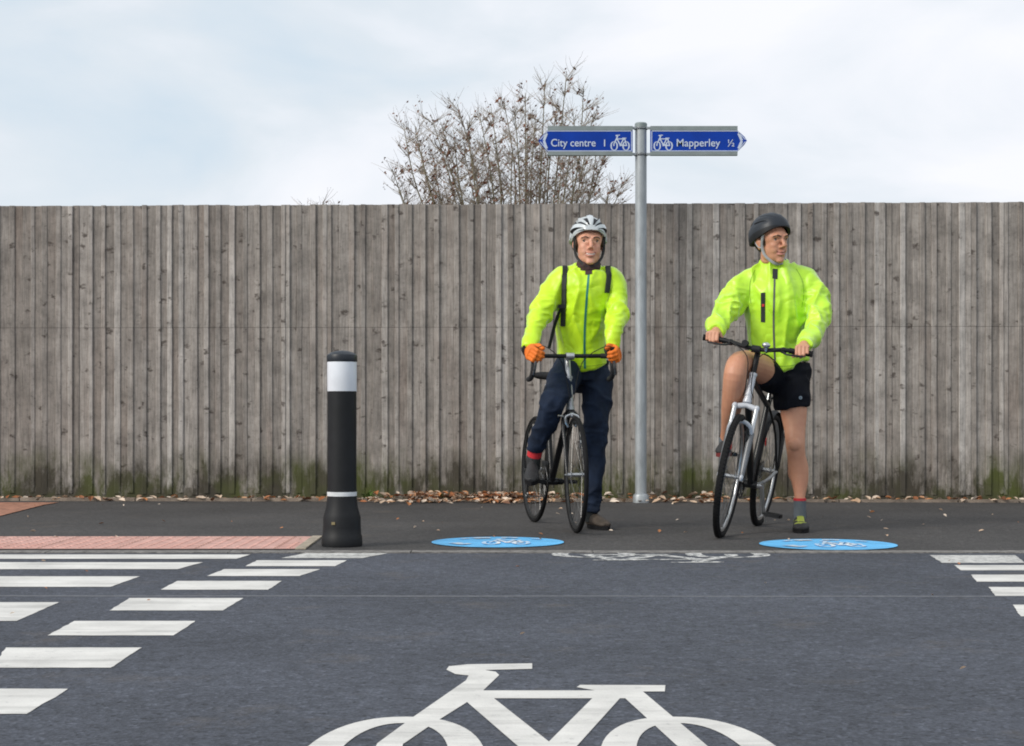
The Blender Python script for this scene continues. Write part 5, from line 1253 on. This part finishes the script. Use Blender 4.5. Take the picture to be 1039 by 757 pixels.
# ---------- rider on the right: shorts, bare legs, dark helmet
def rider_two():
    g0 = G(813, 541); o = root('person', (g0[0], g0[1], 0), 'cyclist in lime jacket, black shorts and dark helmet looking off to the right', 'person', 'cyclists waiting at the crossing')
    s = 1.08; C = P(783.5, 243.5, 9.80); C.z -= .0125 * s; H, m = headframe(C, R(28), R(2), R(-3))
    body = MB(); head(body, H, m, s, P(785, 268, 9.86), .7)
    px_loft(body, [(796, 386, 9.92, 23, .10), (790, 355, 9.90, 24, .10), (788, 330, 9.88, 25, .105), (788, 305, 9.86, 27, .11), (787, 290, 9.86, 27, .105), (786, 281, 9.86, 20, .08), (786, 268, 9.86, 11, .06)])
    wr = {}
    for sg in (-1, 1):
        h = grip[sg]; Wp = h - F2 * .060 + UP * .040 - L2 * (sg * .004); K = h + F2 * .012 + UP * .031
        wr[sg] = (Wp, K); hand(body, Wp, K, UP * .95 + F2 * .25, -L2 * sg, (68, 82, 48), thumb=(-L2 * sg * .55 + F2 * .5 - UP * .75))
    for sg, rows in ((-1, [(764, 285, 9.86, 8.5), (755, 291, 9.85, 9.5), (745, 304, 9.81, 8.6), (735, 318, 9.73, 7.4), (727, 330, 9.64, 5.8)]), (1, [(814, 284, 9.86, 8.5), (822, 291, 9.85, 9.5), (828, 306, 9.81, 8.6), (829.5, 321, 9.73, 7.4), (826, 337, 9.62, 5.8)])):
        pts = [P(a, b, Y) for a, b, Y, r in rows] + [wr[sg][0]]; rad = [r * 9.8 / FPX for *_, r in rows] + [.028]; p, r = crom(pts, rad, 4); body.loft(p, r, seg=16)
    px_loft(body, [(803, 382, 9.90, 15, None), (804.5, 405, 9.87, 14.2, None), (805.5, 420, 9.86, 13.2, None), (806.5, 436, 9.83, 10.8, None), (807, 450, 9.80, 9.9, None), (808, 462, 9.81, 9.3, None), (810, 476, 9.83, 10.3, None), (811.5, 490, 9.82, 8.2, None), (811.5, 503, 9.80, 5.6, None), (811.5, 513, 9.79, 5.2, None)], seg=20)
    body.ell(P(806.8, 451, 9.765), (.040, .032, .044)); body.ell(P(806.5, 478, 9.86), (.042, .045, .07))
    px_loft(body, [(783, 382, 9.88, 15.5, None), (770, 374, 9.72, 15.0, None), (757, 369, 9.56, 13.6, None), (749.5, 370, 9.46, 12.2, None), (746, 380, 9.42, 11.8, None), (744.5, 396, 9.46, 11.6, None), (742, 415, 9.54, 10.2, None), (738, 436, 9.66, 6.4, None), (735.5, 449, 9.72, 5.6, None)], seg=20)
    body.ell(P(748.5, 373, 9.445), (.058, .045, .055))
    body.loft([P(811.5, 510, 9.79), P(811.8, 526, 9.79), P(812, 531, 9.72)], [.033, .030, .020]); body.loft([P(735.5, 447, 9.72), P(735, 455, 9.70), P(733, 457, 9.62)], [.034, .032, .024])
    me = fuse('body', body, [M['skin2'], M['lips']], .0034, 5); face_post(me, H, m, s, None); put('body', me, o)
    face_bits(o, H, m, s, R(12), False)
    hb = MB(); hb.ell(H(0, -.036 * s, .018 * s), (.0805 * s, .088 * s, .080 * s), rot=m, seg=24, rings=16)
    for sg in (-1, 1): hb.ell(H(sg * .073 * s, .014 * s, .006 * s), (.006 * s, .012 * s, .030 * s), rot=m)
    put('hair', fuse('hair', hb, [M['hair']], .005, 2), o)
    helmet(o, H, m, s, 'helblack', 'heldark', dict(bands=[(6, 18, 34, 80), (28, 41, 36, 84), (52, 65, 46, 96), (8, 24, 94, 140), (36, 56, 100, 136)], deep=True, rim=2, strap='strapgrey', tilt=R(15), k=.925))
    # shorts
    st_ = MB(); px_loft(st_, [(797, 368, 9.92, 25, .125), (797, 380, 9.92, 25.5, .135), (798, 391, 9.90, 22, .125)])
    px_loft(st_, [(801, 380, 9.90, 18, None), (803, 395, 9.88, 18.2, None), (803.5, 408, 9.87, 18, None), (804, 413, 9.87, 17.6, None)], seg=22)
    px_loft(st_, [(786, 383, 9.90, 17.5, None), (778, 379, 9.82, 17, None), (771.5, 376, 9.75, 16.6, None)], seg=22)
    me = fuse('shorts', st_, [M['blackcloth']], .006, 4); cloth(me, .009, 8, 8, .003, 24, 6); sh = put('shorts', me.copy(), o); bvs = bvh_of(me)
    l, n_ = hit(bvs, 812, 403.5, .003); mb = MB()
    if l:
        for k in range(4):
            a = k * pi / 4; mb.box(l, (.020, .003, .005), rot=Matrix.Rotation(a, 3, 'Y'))
    B('printed_emblem', mb, mat('pale_blue_print', (.30, .38, .46), .6), sh, smooth=False)
    mb = MB(); ribbon(mb, bvs, [(819.5, 376), (821, 380)], .02, .002); 
    # socks, shoes
    mb = MB(); mb.loft([P(811.5, 507, 9.79), P(811.5, 527, 9.80)], [.036, .038]); B('sock', mb, M['sock'], o)
    mb = MB(); mb.loft([P(811.5, 505.5, 9.79), P(811.5, 508, 9.79)], [.0375, .0375]); B('sock_band', mb, M['red'], o)
    mb = MB(); mb.loft([P(736, 444, 9.71), P(735.5, 452, 9.715)], [.037, .037]); B('sock', mb, M['sock'], o)
    shoe(o, V((P(811.5, 500, 9.86).x, 9.865, .001)), V((-.13, -1, 0)), UP, .275, M['shoeblack'], M['rubber'], M['neon'], 'neon', wide=1.05)
    shoe(o, P(737, 460.5, 9.80), V((-.22, -1, -.05)), UP, .265, M['shoeblack'], M['darkred'], None, 'webbing')
    # jacket
    jk = MB()
    px_loft(jk, [(797, 374, 9.90, 24.5, .135), (793, 364, 9.90, 28, .145), (788.5, 350, 9.90, 30, .15), (788, 330, 9.88, 31, .155), (788.5, 308, 9.86, 32.5, .155), (788, 292, 9.86, 33, .14), (787, 281, 9.86, 29, .115), (786, 272, 9.86, 18, .088), (786, 265, 9.86, 13.5, .08)])
    for sg, rows in ((-1, [(774, 277.5, 9.86, 10), (763.5, 283, 9.86, 12.8), (755, 291, 9.85, 13.8), (745, 304, 9.81, 13.2), (735, 318, 9.73, 11.8), (727, 330, 9.64, 9.6)]), (1, [(799, 277.5, 9.86, 10), (813.5, 281.5, 9.86, 12.8), (822, 291, 9.85, 13.8), (828, 306, 9.81, 13), (829.5, 321, 9.73, 11.8), (826, 338, 9.62, 9.8)])):
        pts = [P(a, b, Y) for a, b, Y, r in rows] + [wr[sg][0] - F2 * .012 + UP * .006]; rad = [r * 9.8 / FPX for *_, r in rows] + [.044]
        p, r = crom(pts, rad, 4); jk.loft(p, r, seg=20)
    me = fuse('jacket', jk, [M['hivis2']], .006, 10)
    cloth(me, .016, 11, 2.2, .003, 24, 9, [(P(738, 312, 9.75), .2, 9, 26, 1.0), (P(830, 315, 9.75), .22, 9, 26, 1.0), (P(765, 300, 9.9), .12, 16, 22, .4)])
    J = put('jacket', me.copy(), o); bv = bvh_of(me)
    mb = MB(); ribbon(mb, bv, [(786, 276), (785.5, 300), (785, 325), (785.5, 350), (787, 375)], .011, .002, .003); B('zip', mb, M['greyzip'], J, smooth=False)
    for q in ([(766, 274), (761.5, 285), (760.5, 297), (762, 308)], [(808, 273), (814, 285), (815.5, 299), (813.5, 312)], [(768, 368.5), (778, 370.5), (790, 371.5), (803, 371), (815, 368)]):
        mb = MB(); ribbon(mb, bv, q, .0035, .0012, .002); B('seam', mb, M['seam2'], J, smooth=False)
    mb = MB(); ribbon(mb, bv, [(774.2, 297), (774.2, 311), (774.2, 327)], .026, .002, .003); B('chest_pocket', mb, M['neck2'], J, smooth=False)
    mb = MB(); ribbon(mb, bv, [(774.6, 308.5), (774.6, 311)], .014, .007, .003); B('pocket_tab', mb, M['red'], J, smooth=False)
    mb = MB(); ribbon(mb, bv, [(786.5, 273), (786.2, 283)], .030, .003, .003); B('collar_flap', mb, M['neck2'], J, smooth=False)
    mb = MB(); mb.ring(P(786, 267, 9.86), (0, -.2, 1), .074, .013, 48, 10, flat=1.9); B('collar', mb, M['hivis2'], J)
    mb = MB(); mb.loft(crom([P(786, 272, 9.86), P(786, 266, 9.86), P(786, 262.5, 9.86)]), crom([V((0, 0, 0))] * 3, [(.076, .076), (.072, .071), (.066, .066)])[1], side=(1, 0, 0)); nk = fuse('inner_collar', mb, [M['neck2']], .005, 2); put('inner_collar', nk, o)
    for sg in (-1, 1):
        Wp, K = wr[sg]; d = (K - Wp).normalized(); mb = MB(); mb.loft([Wp - d * .026, Wp - d * .008], [.0455, .041], seg=20); B('cuff', mb, M['hivis2'], J)
rider_two()

# bookkeeping values are not part of the place
for ob in bpy.data.objects:
    if '_org' in ob: del ob['_org']
